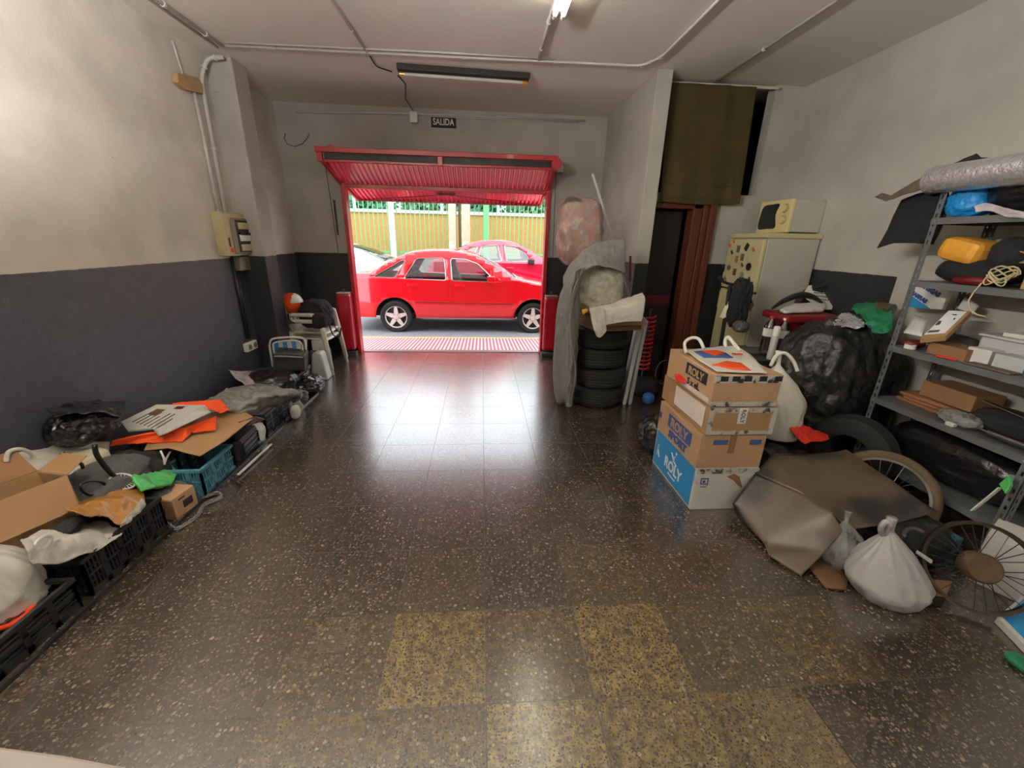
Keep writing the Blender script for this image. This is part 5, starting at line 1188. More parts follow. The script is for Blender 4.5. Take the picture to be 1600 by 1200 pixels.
def bottle(u, v, ub, vb, y, label, cap='red_spring', water=True):
    p0 = at(ub, vb, Y=y); p0.z = .722; top = at(u, v, Y=y).z; h = top-p0.z; r = .045
    t = thing('bottle', label, 'bottle', tuple(p0), 'bottles on the black cabinet')
    obj('body', B().lathe([(.0001, 0), (r*.8, .0), (r, .015), (r, h*.35), (r*.92, h*.40), (r, h*.45), (r, h*.72), (r*.75, h*.82), (r*.32, h*.92), (r*.32, h*.98), (.0001, h*.98)], p0, seg=24), 'bottle', t, smooth=True)
    obj('label_band', B().lathe([(r*1.015, h*.50), (r*1.015, h*.70)], p0, seg=24), 'white_card', t, smooth=True)
    obj('cap', B().cyl(p0+Vector((0, 0, h*.945)), p0+Vector((0, 0, h)), r*.40, 14), cap, t)
bottle(1200, 494, 1192, 560, 2.18, 'clear bottle with red cap left of spray can')
bottle(1218, 497, 1213, 560, 2.12, 'clear bottle with pale cap right of spray can', 'white_pl')
p0 = at(1203, 560, Y=2.05); p0.z = .722; h = .27
sc_ = thing('spray_can', 'slim spray can with white cap among clear bottles', 'spray can', tuple(p0))
obj('can', B().lathe([(.0001, 0), (.026, 0), (.027, .01), (.027, h*.68), (.023, h*.73), (.0001, h*.73)], p0, seg=20), 'panel', sc_, smooth=True, auto=40)
obj('cap', B().lathe([(.0245, h*.72), (.0245, h*.96), (.020, h), (.0001, h)], p0, seg=20), 'white_pl', sc_, smooth=True, auto=40)
# red tub with papers, white cover, tyre behind, green cloth
rt = thing('storage_tub', 'dark red storage tub behind the big bin bag', 'tub', (2.75, 2.35, 0))
obj('tub_body', B().prism([(2.50, 2.14, .3), (2.90, 2.12, .3), (2.90, 2.38, .3), (2.50, 2.38, .3)], (0, 0, .72)), 'dark_red', rt, bevel=.02)
obj('rim', B().box(2.44, 2.94, 2.08, 2.42, 1.01, 1.07), 'red_tub', rt, bevel=.02)
tag(obj('plinth', B().box(2.58, 2.9, 2.14, 2.38, 0, .298), 'black_soft', bevel=.01), 'dark crate under the red tub', 'crate')
tag(poly_sheet('paper_stack', ys([(1219, 484, 2.25), (1240, 476, 2.35), (1288, 472, 2.4), (1292, 480, 2.3), (1286, 486, 2.2), (1225, 488, 2.15)]), 'white_card', cuts=3, amp=.010, f=14, thick=.02), 'white papers and film heaped on the red tub', 'papers')
wp = thing('white_cover_panel', 'white plastic cover panel with vents leaning on wall', 'panel', tuple(at(1280, 470, Y=2.6)))
obj('panel', B().prism(ys([(1253, 462, 2.60), (1264, 446, 2.68), (1296, 446, 2.68), (1308, 458, 2.62), (1300, 484, 2.45), (1282, 484, 2.45)]), (.01, .02, 0)), 'white_pl', wp, bevel=.005)
b = B()
for k in range(4): b.bar(at(1270+k*2, 452+k*5, Y=2.60-.03*k), at(1300+k, 455+k*5, Y=2.60-.03*k), .006)
obj('vent_slot', b, 'grey_cloth', wp)
b = B().lathe([(.18, -.05), (.245, -.055), (.265, 0), (.245, .055), (.18, .05), (.17, 0), (.18, -.05)], at(1287, 482, Y=2.66), (.3, 1, .15), 40); tag(obj('tyre', b, 'rubber', smooth=True, auto=40), 'small black tyre standing behind the white cover panel', 'tyre')
b = B(); b.tube(spline(ys([(1206, 482, 2.3), (1225, 470, 2.35), (1250, 461, 2.4), (1270, 464, 2.4), (1285, 474, 2.35)]), 6), [.008+.02*math.sin(PI*i/24) for i in range(25)], 8); tag(obj('rubber_trim', b, 'black_pl', smooth=True), 'curved black rubber trim lying on the red tub', 'trim piece')
tag(lump('bin_bag', (2.66, 1.83, 0), (.37, .31, 1.06), 'bin_bag_big', amp=.13, f=2.6, seed=71, sub=6), 'tall black bin bag between red tub and shelving', 'bin bag')
tag(lump('bin_bag', (2.92, 1.78, 0), (.20, .24, .98), 'bin_bag_big', amp=.13, f=2.6, seed=72, sub=5), 'second dark bag squeezed against wall by the shelving', 'bin bag')
tag(cloth('green_cloth', [[at(u, v, X=x) for u, v, x in ((1328, 484, 2.95), (1338, 474, 3.05), (1360, 474, 3.08), (1382, 478, 3.05))],
                          [at(u, v, X=x) for u, v, x in ((1336, 487, 2.80), (1350, 485, 2.82), (1370, 486, 2.86), (1392, 484, 2.92))],
                          [at(u, v, X=x) for u, v, x in ((1345, 492, 2.72), (1356, 505, 2.70), (1374, 512, 2.70), (1394, 505, 2.80))],
                          [at(u, v, X=x) for u, v, x in ((1352, 500, 2.70), (1364, 519, 2.68), (1380, 521, 2.68), (1392, 518, 2.74))]], 'green_cloth', n=9, amp=.022, f=11, seed=4, thick=.006), 'emerald green cloth draped over the dark bags', 'cloth')
tag(cloth('foil_bag', [[at(u, v, X=x) for u, v, x in ((1300, 500, 2.62), (1320, 490, 2.75), (1342, 492, 2.80))], [at(u, v, X=x) for u, v, x in ((1302, 506, 2.56), (1325, 503, 2.62), (1350, 506, 2.70))], [at(u, v, X=x) for u, v, x in ((1306, 510, 2.54), (1330, 512, 2.58), (1350, 512, 2.64))]], 'silver', n=8, amp=.02, f=18, seed=9, thick=.003), 'crinkled silver packet on top of the bin bag', 'packet')
tag(lump('red_packet', at(1327, 506, X=2.62)-Vector((0, 0, .02)), (.03, .05, .03), 'red_tub', seed=5, sub=3), 'small red packet beside the silver one', 'packet')
t = thing('tin_can', 'small printed tin near top of the shelf upright', 'tin', tuple(at(1387, 480, X=2.95)))
p = at(1387, 481, X=2.95); obj('can', B().cyl(p-Vector((.02, .05, 0)), p+Vector((-.02, .05, 0)), .035, 16), 'rust', t, smooth=True, auto=40); obj('can_end', B().cyl(p-Vector((.02, .052, 0)), p-Vector((.02, .056, 0)), .036, 16), 'steel', t)

# ================================================================ CARTONS
def carton(name, x0, x1, y0, y1, z0, z1, m, label, rot=0):
    t = thing(name, label, 'box', ((x0+x1)/2, (y0+y1)/2, z0), 'stacked cartons')
    obj('body', B().box(x0, x1, y0, y1, z0, z1), m, t, bevel=.005); return t
k1 = carton('carton', 1.30, 1.70, 1.08, 1.68, 0, .298, 'white_card', 'white carton with blue ROLY end, bottom of the stack')
obj('blue_panel', B().box(1.2965, 1.2995, 1.10, 1.66, .02, .285), 'blue_card', k1)
LY = dict(ux=(0, -1, 0), uy=(0, 0, 1))
text('lettering', 'ROLY', .105, (1.2955, 1.36, .125), (0, -1, 0), (0, 0, 1), 'ink_white', k1, squash=.95, bold=.003)
text('small_print', 'Workwear', .025, (1.2955, 1.36, .065), (0, -1, 0), (0, 0, 1), 'ink_white', k1)
b = B(); b.bar((1.295, 1.36, .18), (1.295, 1.345, .235), .018, .002); b.ball((1.295, 1.34, .255), .013, 1, (.1, 1, 1)); b.bar((1.295, 1.36, .20), (1.295, 1.40, .235), .012, .002); b.bar((1.295, 1.35, .19), (1.295, 1.31, .175), .012, .002); b.bar((1.295, 1.61, .10), (1.295, 1.60, .19), .012, .002); b.bar((1.295, 1.57, .10), (1.295, 1.60, .15), .012, .002)
obj('logo', b, 'ink_white', k1)
b = B()
for a in ((1.335, 1.385, .225, .231), (1.335, 1.341, .19, .231), (1.379, 1.385, .18, .231), (1.335, 1.375, .188, .194), (1.35, 1.365, .20, .215)): b.box(a[0], a[1], 1.077, 1.0798, a[2], a[3])
b.box(1.34, 1.38, 1.077, 1.0798, .168, .172)
obj('care_symbol', b, 'ink_blue', k1)
obj('tape_strip', B().box(1.30, 1.70, 1.0775, 1.0798, .262, .297), 'tape_white', k1)
obj('scuff_mark', B().prism([(1.50, 1.0785, .24), (1.54, 1.0785, .26), (1.58, 1.0785, .24), (1.62, 1.0785, .15), (1.58, 1.0785, .18), (1.55, 1.0785, .21)], (0, -.001, 0)), 'kraft_dk', k1)
k2 = carton('carton', 1.285, 1.70, 1.085, 1.655, .30, .52, 'kraft2', 'kraft carton printed ROLY SPORT, second from the floor')
obj('print_block', B().box(1.282, 1.2845, 1.18, 1.50, .395, .485), 'ink_blue', k2)
text('lettering', 'ROLY', .085, (1.281, 1.34, .437), (0, -1, 0), (0, 0, 1), 'kraft2', k2, squash=1.1, bold=.003)
text('lettering', 'SPORT', .07, (1.282, 1.34, .352), (0, -1, 0), (0, 0, 1), 'ink_blue', k2, squash=1.2, bold=.003)
obj('print_mark', B().box(1.282, 1.2845, 1.61, 1.64, .40, .44), 'ink_blue', k2)
obj('tape_strip', B().box(1.47, 1.51, 1.082, 1.0848, .40, .52), 'kraft_dk', k2)
for xa, xb in ((1.37, 1.46), (1.60, 1.67)): obj('print_mark', B().box(xa, xb, 1.082, 1.0848, .46, .49), 'ink_blue', k2)
k3 = carton('carton', 1.305, 1.72, 1.08, 1.70, .525, .705, 'kraft', 'kraft carton with dotted white tape, third from the floor')
obj('front_tape', B().box(1.306, 1.72, 1.077, 1.0798, .67, .70), 'tape_white', k3); obj('front_tape', B().box(1.306, 1.72, 1.077, 1.0798, .53, .555), 'tape_white', k3)
obj('side_tape', B().box(1.307, 1.335, 1.0765, 1.0795, .53, .70), 'tape_white', k3); obj('side_tape', B().box(1.69, 1.718, 1.0765, 1.0795, .53, .70), 'tape_white', k3)
obj('label_strip', B().box(1.485, 1.535, 1.0755, 1.079, .60, .70), 'ink_white', k3)
text('lettering', 'ROLY', .034, (1.51, 1.0745, .65), (0, 0, -1), (1, 0, 0), 'ink_black', k3)
obj('side_film', B().box(1.300, 1.304, 1.12, 1.50, .56, .69), 'tape', k3)
k4 = carton('carton', 1.295, 1.70, 1.08, 1.66, .71, .905, 'kraft2', 'taped kraft carton labelled ROLY at top of the stack')
obj('film_edge', B().box(1.292, 1.2945, 1.09, 1.52, .725, .755), 'tape', k4)
obj('print_block', B().box(1.291, 1.2945, 1.15, 1.40, .815, .885), 'ink_black', k4)
text('lettering', 'ROLY', .066, (1.2895, 1.275, .847), (0, -1, 0), (0, 0, 1), 'kraft2', k4, squash=1.1, bold=.002)
text('handwriting', 'S x eL', .06, (1.2925, 1.29, .775), (0, -1, 0), (0, 0, 1), 'ink_black', k4, bold=.001)
obj('front_tape', B().box(1.297, 1.70, 1.077, 1.0798, .855, .90), 'tape_white', k4); obj('front_tape', B().box(1.297, 1.70, 1.077, 1.0798, .712, .74), 'tape_white', k4)
for x in (1.33, 1.40, 1.47, 1.56, 1.65): obj('tape_print', B().box(x, x+.045, 1.0755, 1.079, .865, .895), 'ink_black', k4)
# fashion bag lying on top
tb = thing('shopping_bag', 'white shopping bag with orange diamonds on topmost carton', 'shopping bag', (1.5, 1.35, .908))
def zt(l, z=.918): return [at(u, v, Z=z) for u, v in l]
poly_sheet('bag_body', zt([(1072, 548), (1090, 545), (1128, 541), (1150, 540), (1175, 556), (1199, 583), (1160, 582), (1120, 580), (1095, 565)]), 'bag_white', tb, cuts=4, amp=.004, f=12)
poly_sheet('orange_print', zt([(1112, 570), (1135, 564), (1158, 567), (1174, 579), (1140, 576)], .924), 'orange', tb, cuts=2, amp=.001, thick=.002)
poly_sheet('orange_print', zt([(1096, 548), (1120, 547), (1134, 551), (1118, 556)], .924), 'orange', tb, cuts=2, amp=.001, thick=.002)
poly_sheet('navy_print', zt([(1084, 549), (1096, 548), (1118, 556), (1134, 551), (1146, 559), (1100, 559)], .9225), 'ink_blue', tb, cuts=2, amp=.001, thick=.002)
text('lettering', 'GO', .045, at(1152, 553, Z=.927), (1, -.2, 0), (.2, 1, 0), 'red_cloth', tb, bold=.001)
def hand(l, z): 
    b = B(); b.tube(spline([at(u, v, Y=y) for u, v, y in l], 6), .011, 6); obj('handle', b, 'bag_white', tb, smooth=True)
hand([(1072, 552, 1.45), (1070, 536, 1.5), (1080, 528, 1.52), (1092, 530, 1.5), (1100, 545, 1.45)], 0)
hand([(1134, 542, 1.4), (1133, 532, 1.42), (1138, 527, 1.42), (1146, 536, 1.38), (1156, 548, 1.3)], 0)
tag(cloth('red_cloth', [[at(1053, 579, X=1.31), at(1062, 583, X=1.30), at(1070, 590, X=1.30)], [at(1055, 590, X=1.285), at(1063, 595, X=1.28), at(1072, 598, X=1.28)], [at(1058, 599, X=1.285), at(1065, 598, X=1.28), at(1071, 600, X=1.28)]], 'red_cloth', n=6, amp=.006, f=20, seed=2), 'small red cloth poking out between the upper cartons', 'cloth')
tag(bag('plastic_bag', (2.03, 1.42, .36), .17, .16, .58, 'bag_white', seed=16, folds=7, fold=.06, lean=(-.08, .06), knot=True, neck=.86, bulge=.5), 'tall white carrier bag standing right of the cartons', 'plastic bag')
cbag = COL.objects[-1]
b = B(); b.tube(spline(ys([(1204, 572, 1.46), (1213, 556, 1.46), (1227, 552, 1.46), (1240, 565, 1.44), (1246, 580, 1.42)]), 6), .012, 8)
obj('loop_handle', b, 'bag_white', cbag, smooth=True)
tag(lump('bin_bag', (2.05, 1.52, 0), (.24, .28, .36), 'bin_bag', amp=.12, seed=76), 'black bag lying under the tall white carrier bag', 'bin bag')
tag(cloth('red_cloth', [ys([(1222, 660, 1.34), (1240, 661, 1.34), (1260, 666, 1.34), (1292, 680, 1.36)]), ys([(1235, 672, 1.28), (1250, 674, 1.26), (1266, 678, 1.26), (1294, 686, 1.30)]), ys([(1250, 688, 1.24), (1258, 694, 1.22), (1268, 690, 1.22), (1284, 690, 1.26)])], 'red_cloth', n=8, amp=.012, f=14, seed=8), 'bright red cloth hanging out below the carrier bag', 'cloth')
tag(lump('bin_bag', (1.40, 1.86, 0), (.14, .13, .30), 'bin_bag', amp=.14, f=3, seed=77), 'black shiny bag behind the bottom ROLY carton', 'bin bag')

# ================================================================ SHELVING
sh = thing('shelving_unit', 'grey slotted-angle metal shelving on the right wall', 'shelving', (2.9, 1.02, 0))
X0, X1, Y0, Y1 = 2.70, 3.10, .57, 1.46
for x, y in ((X0, Y1), (X0, Y0), (X1, Y1), (X1, Y0)):
    sx = 1 if x == X0 else -1; sy = -1 if y == Y1 else 1
    b = B()   # angle iron with slots punched through both flanges
    for fl_ in (0, 1):
        def pb_(a0, a1, z_0, z_1):
            if fl_ == 0: b.box(min(x, x+sx*.003), max(x, x+sx*.003), min(y+sy*a0, y+sy*a1), max(y+sy*a0, y+sy*a1), z_0, z_1)
            else: b.box(min(x+sx*a0, x+sx*a1), max(x+sx*a0, x+sx*a1), min(y, y+sy*.003), max(y, y+sy*.003), z_0, z_1)
        pb_(0, .013, 0, 1.97); pb_(.024, .038, 0, 1.97)
        for k in range(40): pb_(.012, .025, k*.05-.0, min(1.97, k*.05+.028))
    obj('upright', b, 'shelf', sh)
ZS = (.20, .60, .965, 1.385, 1.75)
for z in ZS:
    b = B(); b.box(X0+.004, X1-.004, Y0+.004, Y1-.004, z+.022, z+.025)
    b.box(X0-.002, X0+.001, Y0, Y1, z-.012, z+.025); b.box(X1-.001, X1+.002, Y0, Y1, z-.012, z+.025); b.box(X0, X1, Y1-.001, Y1+.002, z-.012, z+.025); b.box(X0, X1, Y0-.002, Y0+.001, z-.012, z+.025)
    s_ = obj('shelf', b, 'shelf', sh)
    b = B()
    for y in (Y0+.03, Y1-.03): b.cyl((X0-.002, y, z+.006), (X0-.007, y, z+.006), .006, 8)
    obj('bolt', b, 'chrome', s_)
def rect_on(name, x, y, z, sx, sy, sz, m, label, cat, rz=0, ry=0, rx=0, bevel=.004, group=None):
    q = Matrix.Translation((x, y, z)) @ Matrix.Rotation(rz, 4, 'Z') @ Matrix.Rotation(ry, 4, 'Y') @ Matrix.Rotation(rx, 4, 'X')
    return tag(obj(name, B().box(-sx/2, sx/2, -sy/2, sy/2, 0, sz, q), m, bevel=bevel), label, cat, group)
z5, z4, z3, z2, z1 = ZS[4]+.026, ZS[3]+.026, ZS[2]+.026, ZS[1]+.026, ZS[0]+.026
# top shelf
b = B(); b.lathe([(.0001, 0), (.074, 0), (.076, .01), (.074, .3), (.077, .5), (.074, .9), (.074, 1.0), (.0001, 1.0)], (2.66, 1.50, 1.985), (-.03, -1, -.01), 28); tag(obj('foil_roll', b, 'silver', smooth=True, auto=50), 'long shiny silver insulation roll on top of shelving', 'roll')
tag(lump('black_sack', (2.88, 1.0, z5), (.18, .30, .22), 'bin_bag', amp=.1, seed=80), 'black sack under the silver roll on top shelf', 'sack')
tag(lump('blue_bag', (2.80, 1.36, z5), (.085, .105, .17), 'blue_bag', amp=.14, f=3, seed=81), 'bright blue plastic bag at left of top shelf', 'plastic bag')
tag(poly_sheet('felt_sheet', [at(u, v, X=x) for u, v, x in ((1367, 307, 2.62), (1378, 302, 2.64), (1392, 305, 2.66), (1420, 290, 2.66), (1442, 275, 2.66), (1456, 263, 2.68), (1478, 268, 2.8), (1480, 284, 2.8), (1452, 293, 2.64), (1410, 304, 2.60), (1384, 314, 2.58))], 'pelt', cuts=4, amp=.012, f=9, seed=4, thick=.006), 'brown felt sheet poking out left of the silver roll', 'sheet')
tag(poly_sheet('black_tarp', [at(u, v, X=x) for u, v, x in ((1476, 262, 2.74), (1500, 252, 2.74), (1526, 240, 2.74), (1534, 247, 2.74), (1560, 247, 2.74), (1610, 242, 2.74), (1610, 256, 2.70), (1540, 262, 2.70), (1490, 268, 2.70))], 'black_soft', cuts=4, amp=.012, f=12, seed=6, thick=.008), 'black tarpaulin with handle above the silver roll', 'tarpaulin')
tag(poly_sheet('black_cloth', [at(u, v, X=x) for u, v, x in ((1371, 388, 2.74), (1385, 366, 2.74), (1398, 335, 2.74), (1410, 312, 2.72), (1432, 303, 2.72), (1482, 290, 2.74), (1484, 320, 2.76), (1472, 355, 2.76), (1458, 382, 2.76), (1430, 380, 2.75), (1396, 380, 2.74))], 'black_soft', cuts=4, amp=.008, f=6, seed=7, thick=.006), 'black cloth hanging pointed from left end of top shelf', 'cloth')
tag(cloth('film_sheet', [[at(u, v, X=2.69) for u, v in ((1522, 322), (1545, 318), (1570, 325), (1605, 332))], [at(u, v, X=2.68) for u, v in ((1525, 332), (1548, 330), (1575, 340), (1605, 340))]], 'film_dust', n=8, amp=.012, f=14, seed=3), 'translucent film hanging over edge of top shelf', 'film')
# second shelf
yb = thing('helmet_bag', 'yellow and black padded bag on second shelf', 'bag', (2.88, 1.34, z4))
lump('black_base', (2.88, 1.24, z4), (.16, .19, .14), 'black_soft', yb, amp=.1, seed=83, sub=4)
q = Matrix.Translation((2.82, 1.31, z4+.12)) @ Matrix.Rotation(.2, 4, 'X'); obj('yellow_top', B().box(-.10, .10, -.12, .10, 0, .13, q), 'yellow', yb, bevel=.04)
lump('black_side', (2.90, 1.10, z4+.06), (.14, .10, .20), 'black_soft', yb, amp=.08, seed=84, sub=4)
kb = thing('cardboard_box', 'small open kraft box at right of second shelf', 'box', (2.85, .90, z4))
obj('body', B().box(2.77, 2.98, .78, .96, z4, z4+.16), 'kraft', kb, bevel=.003)
obj('flap', B().prism([(2.77, .96, z4+.16), (2.98, .96, z4+.16), (2.96, 1.08, z4+.20), (2.79, 1.08, z4+.20)], (0, 0, .004)), 'kraft', kb)
obj('flap', B().prism([(2.77, .78, z4+.16), (2.77, .96, z4+.16), (2.68, .94, z4+.13), (2.68, .80, z4+.13)], (0, 0, .004)), 'kraft', kb)
b = B()
for k in range(5): b.tube([Vector((2.72+.01*k, 1.04+(.05+.004*k)*math.cos(a), z4+.03+.02*math.sin(a*2+k)+.015*k)) for a in [j*PI/8 for j in range(16)]], .004, 5, True)
b.tube(spline([(2.70, 1.08, z4+.02), (2.69, 1.10, z4-.08), (2.69, 1.05, z4-.14), (2.70, 1.0, z4-.15)], 6), .004, 5)
tag(obj('wire_coil', b, 'beige_pl'), 'tangled pale wire hanging off the second shelf', 'wire')
tag(lump('dark_rag', (2.76, 1.17, z4), (.05, .10, .05), 'dark_red', seed=85, sub=4), 'dark red rag at edge of second shelf', 'rag')
# third shelf
cl_ = thing('battery_box', 'white and blue printed carton leaning on third shelf', 'box', tuple(at(1450, 475, X=2.98)))
P4 = [at(u, v, X=2.98) for u, v in ((1414, 479), (1424, 446), (1483, 455), (1471, 484))]
obj('card', B().prism(P4, (.03, 0, 0)), 'white_card', cl_, bevel=.002)
obj('blue_corner', B().prism([P4[0]+Vector((-.002, 0, 0)), P4[0].lerp(P4[1], .62)+Vector((-.002, 0, 0)), P4[3].lerp(P4[0], .28)+Vector((-.002, 0, 0))], (-.001, 0, 0)), 'blue_card', cl_)
ux = (P4[2]-P4[1]).normalized(); uy = (P4[1]-P4[0]); 
text('lettering', 'BATERIAS', .042, P4[1].lerp(P4[3], .42)+Vector((-.004, -.02, .045)), (0, -1, -.42), (0, -.42, 1), 'ink_blue', cl_, bold=.002)
text('lettering', '5 JARRAS', .036, P4[1].lerp(P4[3], .42)+Vector((-.004, .03, -.012)), (0, -1, -.42), (0, -.42, 1), 'ink_blue', cl_, bold=.002)
pp = thing('parcel', 'kraft envelope with white shipping label on third shelf', 'parcel', (2.78, 1.18, z3))
Pq = [at(u, v, X=x) for u, v, x in ((1437, 529, 2.70), (1478, 525, 2.70), (1518, 486, 2.86), (1483, 484, 2.86))]
obj('envelope', B().prism(Pq, (.012, 0, -.03)), 'kraft', pp, bevel=.003)
def onq(a, b_): return Pq[0]*(1-a)*(1-b_)+Pq[1]*a*(1-b_)+Pq[2]*a*b_+Pq[3]*(1-a)*b_
nq = (Pq[1]-Pq[0]).cross(Pq[3]-Pq[0]).normalized(); nq = nq if nq.z > 0 else -nq
obj('shipping_label', B().prism([onq(.05, .12)+nq*.001, onq(.85, .12)+nq*.001, onq(.85, .96)+nq*.001, onq(.05, .96)+nq*.001], nq*.002), 'ink_white', pp)
for a0, a1, c0, c1 in ((.1, .55, .18, .26), (.1, .4, .45, .60), (.45, .7, .62, .70), (.15, .6, .8, .84)):
    obj('label_print', B().prism([onq(a0, c0)+nq*.0035, onq(a1, c0)+nq*.0035, onq(a1, c1)+nq*.0035, onq(a0, c1)+nq*.0035], nq*.001), 'grey_cloth', pp)
obj('carton_under', B().box(2.74, 2.90, 1.05, 1.26, z3, z3+.07), 'kraft_dk', pp, bevel=.003)
tag(poly_sheet('white_envelope', [at(u, v, X=x) for u, v, x in ((1412, 520, 2.72), (1430, 492, 2.85), (1450, 500, 2.85), (1440, 526, 2.72))], 'white_card', cuts=2, amp=.004, thick=.006), 'pale envelope leaning beside the kraft parcel', 'envelope')
tag(poly_sheet('white_envelope', [at(u, v, X=x) for u, v, x in ((1496, 482, 2.96), (1508, 464, 3.0), (1530, 478, 3.0), (1520, 490, 2.96))], 'white_card', cuts=2, amp=.003, thick=.006), 'white folder corner standing behind the kraft parcel', 'envelope')
tag(obj('tape_roll', B().lathe([(.018, 0), (.03, 0), (.03, .025), (.018, .025), (.018, 0)], (2.74, 1.36, z3), seg=24), 'white_pl', smooth=True, auto=40), 'small white tape roll at left of third shelf', 'tape roll')
tag(lump('red_rag', (2.80, 1.40, z3), (.06, .05, .05), 'dark_red', seed=87, sub=3), 'dark red rag beside the small tape roll', 'rag')
cbx = thing('plastic_bin', 'translucent grey plastic bin at back of third shelf', 'bin', (2.98, 1.05, z3))
obj('bin_body', B().box(2.88, 3.07, .86, 1.12, z3, z3+.14), 'bag_grey', cbx, bevel=.015); obj('lid', B().box(2.87, 3.08, .85, 1.13, z3+.14, z3+.155), 'panel', cbx, bevel=.006)
obj('content', B().box(2.90, 3.0, .90, 1.04, z3+.156, z3+.18), 'white_card', cbx, bevel=.004)
wb_ = at(1557, 545, X=2.80); rect_on('white_box', 2.83, 1.03, z3, .10, .11, .085, 'white_card', 'small plain white box on third shelf', 'box', rz=.1)
rect_on('grey_box', 2.84, .88, z3, .12, .14, .08, 'panel', 'pale grey box right of the plain white box', 'box')
rect_on('red_strip', 2.73, 1.13, z3, .03, .10, .008, 'red_cloth', 'thin red strip on edge of third shelf', 'strip', rz=.2)
tag(lump('spool', (2.74, .74, z3), (.035, .035, .07), 'ink_blue', amp=.02, seed=88, sub=3), 'blue spool at right edge of third shelf', 'spool')
rect_on('brown_tray', 2.76, .92, z3, .10, .22, .010, 'trunk', 'thin brown tray on front edge of third shelf', 'tray')
tag(lump('tool_heap', (2.98, 1.32, z3), (.09, .11, .10), 'grey_cloth', amp=.2, seed=89, sub=4), 'heap of small dark tools behind the tape roll', 'tools')
# fourth shelf
for k, (dy, dz, ln, lb) in enumerate(((1.20, 0, .42, 'lowest brown plank on fourth shelf'), (1.17, .022, .38, 'middle brown plank on fourth shelf'), (1.22, .044, .34, 'top brown plank on fourth shelf'))):
    rect_on('wood_plank', 2.90, dy, z2+dz+.001, .16, ln, .020, 'wood', lb, 'plank', rz=.06*k-.05, group='planks on the fourth shelf')
rect_on('brown_carton', 2.95, 1.15, z2+.07, .2, .30, .10, 'kraft_dk', 'dark brown carton lying on planks, fourth shelf', 'box')
tag(lump('clear_bag', (2.78, .98, z2), (.06, .10, .08), 'bag_clear', amp=.2, f=4, seed=90, sub=4), 'clear bag of small parts on fourth shelf', 'bag')
rect_on('label_card', 2.72, .97, z2, .03, .045, .02, 'white_card', 'tiny pale card at front of fourth shelf', 'card')
jk = thing('hand_pump', 'chrome and blue grey hand pump on fourth shelf', 'pump', (2.78, .78, z2))
obj('barrel', B().cyl((2.76, .62, z2+.03), (2.76, .82, z2+.03), .018, 14), 'steel', jk, smooth=True, auto=40); obj('rod', B().cyl((2.76, .82, z2+.03), (2.76, .96, z2+.04), .005, 8), 'chrome', jk); obj('grip', B().box(2.745, 2.775, .96, .985, z2+.01, z2+.07), 'black_pl', jk)
tag(lump('dark_parts', (2.92, .82, z2), (.13, .18, .13), 'black_soft', amp=.2, f=3, seed=91, sub=4), 'heap of dark parts at back of fourth shelf', 'parts')
rect_on('metal_bar', 2.86, .80, z2+.14, .03, .34, .006, 'steel', 'thin grey metal bar across dark parts, fourth shelf', 'bar', rx=.1)
# bottom
tag(lump('black_bag', (2.93, 1.0, z1), (.16, .40, .31), 'bin_bag', amp=.1, f=2, seed=92), 'large black bag filling the bottom shelf', 'bag')
tag(obj('tyre', B().lathe([(.13, -.06), (.20, -.07), (.25, -.05), (.26, 0), (.25, .05), (.20, .07), (.13, .06), (.12, 0), (.13, -.06)], (2.56, 1.34, .262), (1, .4, .1), 40), 'rubber', smooth=True, auto=40), 'dark tyre standing at foot of the shelving', 'tyre')
b = B(); br = thing('brush', 'green and white brush leaning against near shelf upright', 'brush', tuple(at(1520, 797, X=2.66)))
obj('handle', B().bar(at(1519, 798, X=2.64), at(1563, 762, X=2.64), .022, .008), 'white_pl', br, bevel=.002); obj('head', B().prism([at(u, v, X=2.64) for u, v in ((1560, 756), (1576, 742), (1578, 760), (1570, 772))], (.02, 0, 0)), 'green_bag', br, bevel=.004)
rect_on('teal_tin', 2.60, .68, .0, .09, .08, .09, 'crate_blue', 'dull teal tin on floor under the brush', 'tin', rz=.3)

# ================================================================ FLOOR HEAP, RIGHT
st = thing('stained_sheet', 'large stained brown sheet lying over junk on floor', 'sheet', tuple(at(1300, 780, Z=.2)))
SH = [(1145, 786, .10), (1150, 801, .03), (1196, 850, .02), (1203, 868, .02), (1252, 899, .01), (1290, 862, .10), (1316, 830, .20)]
A_ = [at(u, v, Z=z) for u, v, z in SH]
B_ = [at(u, v, Z=z) for u, v, z in ((1302, 802, .27), (1250, 770, .27), (1180, 740, .26))]
poly_sheet('near_leaf', A_+B_, 'sheet', st, cuts=4, amp=.008, f=4, seed=3, thick=.006)
poly_sheet('far_leaf', [B_[2], B_[1], B_[0]]+[at(u, v, Z=z) for u, v, z in ((1325, 827, .20), (1395, 819, .22), (1467, 800, .26), (1440, 785, .29), (1395, 752, .33), (1350, 722, .35), (1322, 703, .36), (1296, 707, .36), (1250, 710, .35), (1208, 709, .34))], 'sheet', st, cuts=4, amp=.008, f=4, seed=5, thick=.006)
b = B(); e1 = [at(u, v, Z=z-.006) for u, v, z in SH[:5]]; b.tube(e1, .005, 5); obj('curled_edge', b, 'sheet_edge', st)
tag(lump('dark_heap', (1.98, .98, 0), (.30, .30, .22), 'black_soft', amp=.08, seed=95), 'dark heap hidden beneath the stained sheet', 'heap')
tag(bag('plastic_bag', at(1384, 932, Z=0)+Vector((.03, .03, 0)), .185, .155, .40, 'bag_grey', seed=33, folds=7, fold=.055, lean=(-.06, .05), neck=.86, bulge=.22, amp=.09), 'full knotted whitish bag on floor before the stained sheet', 'plastic bag')
kbag = COL.objects[-1]
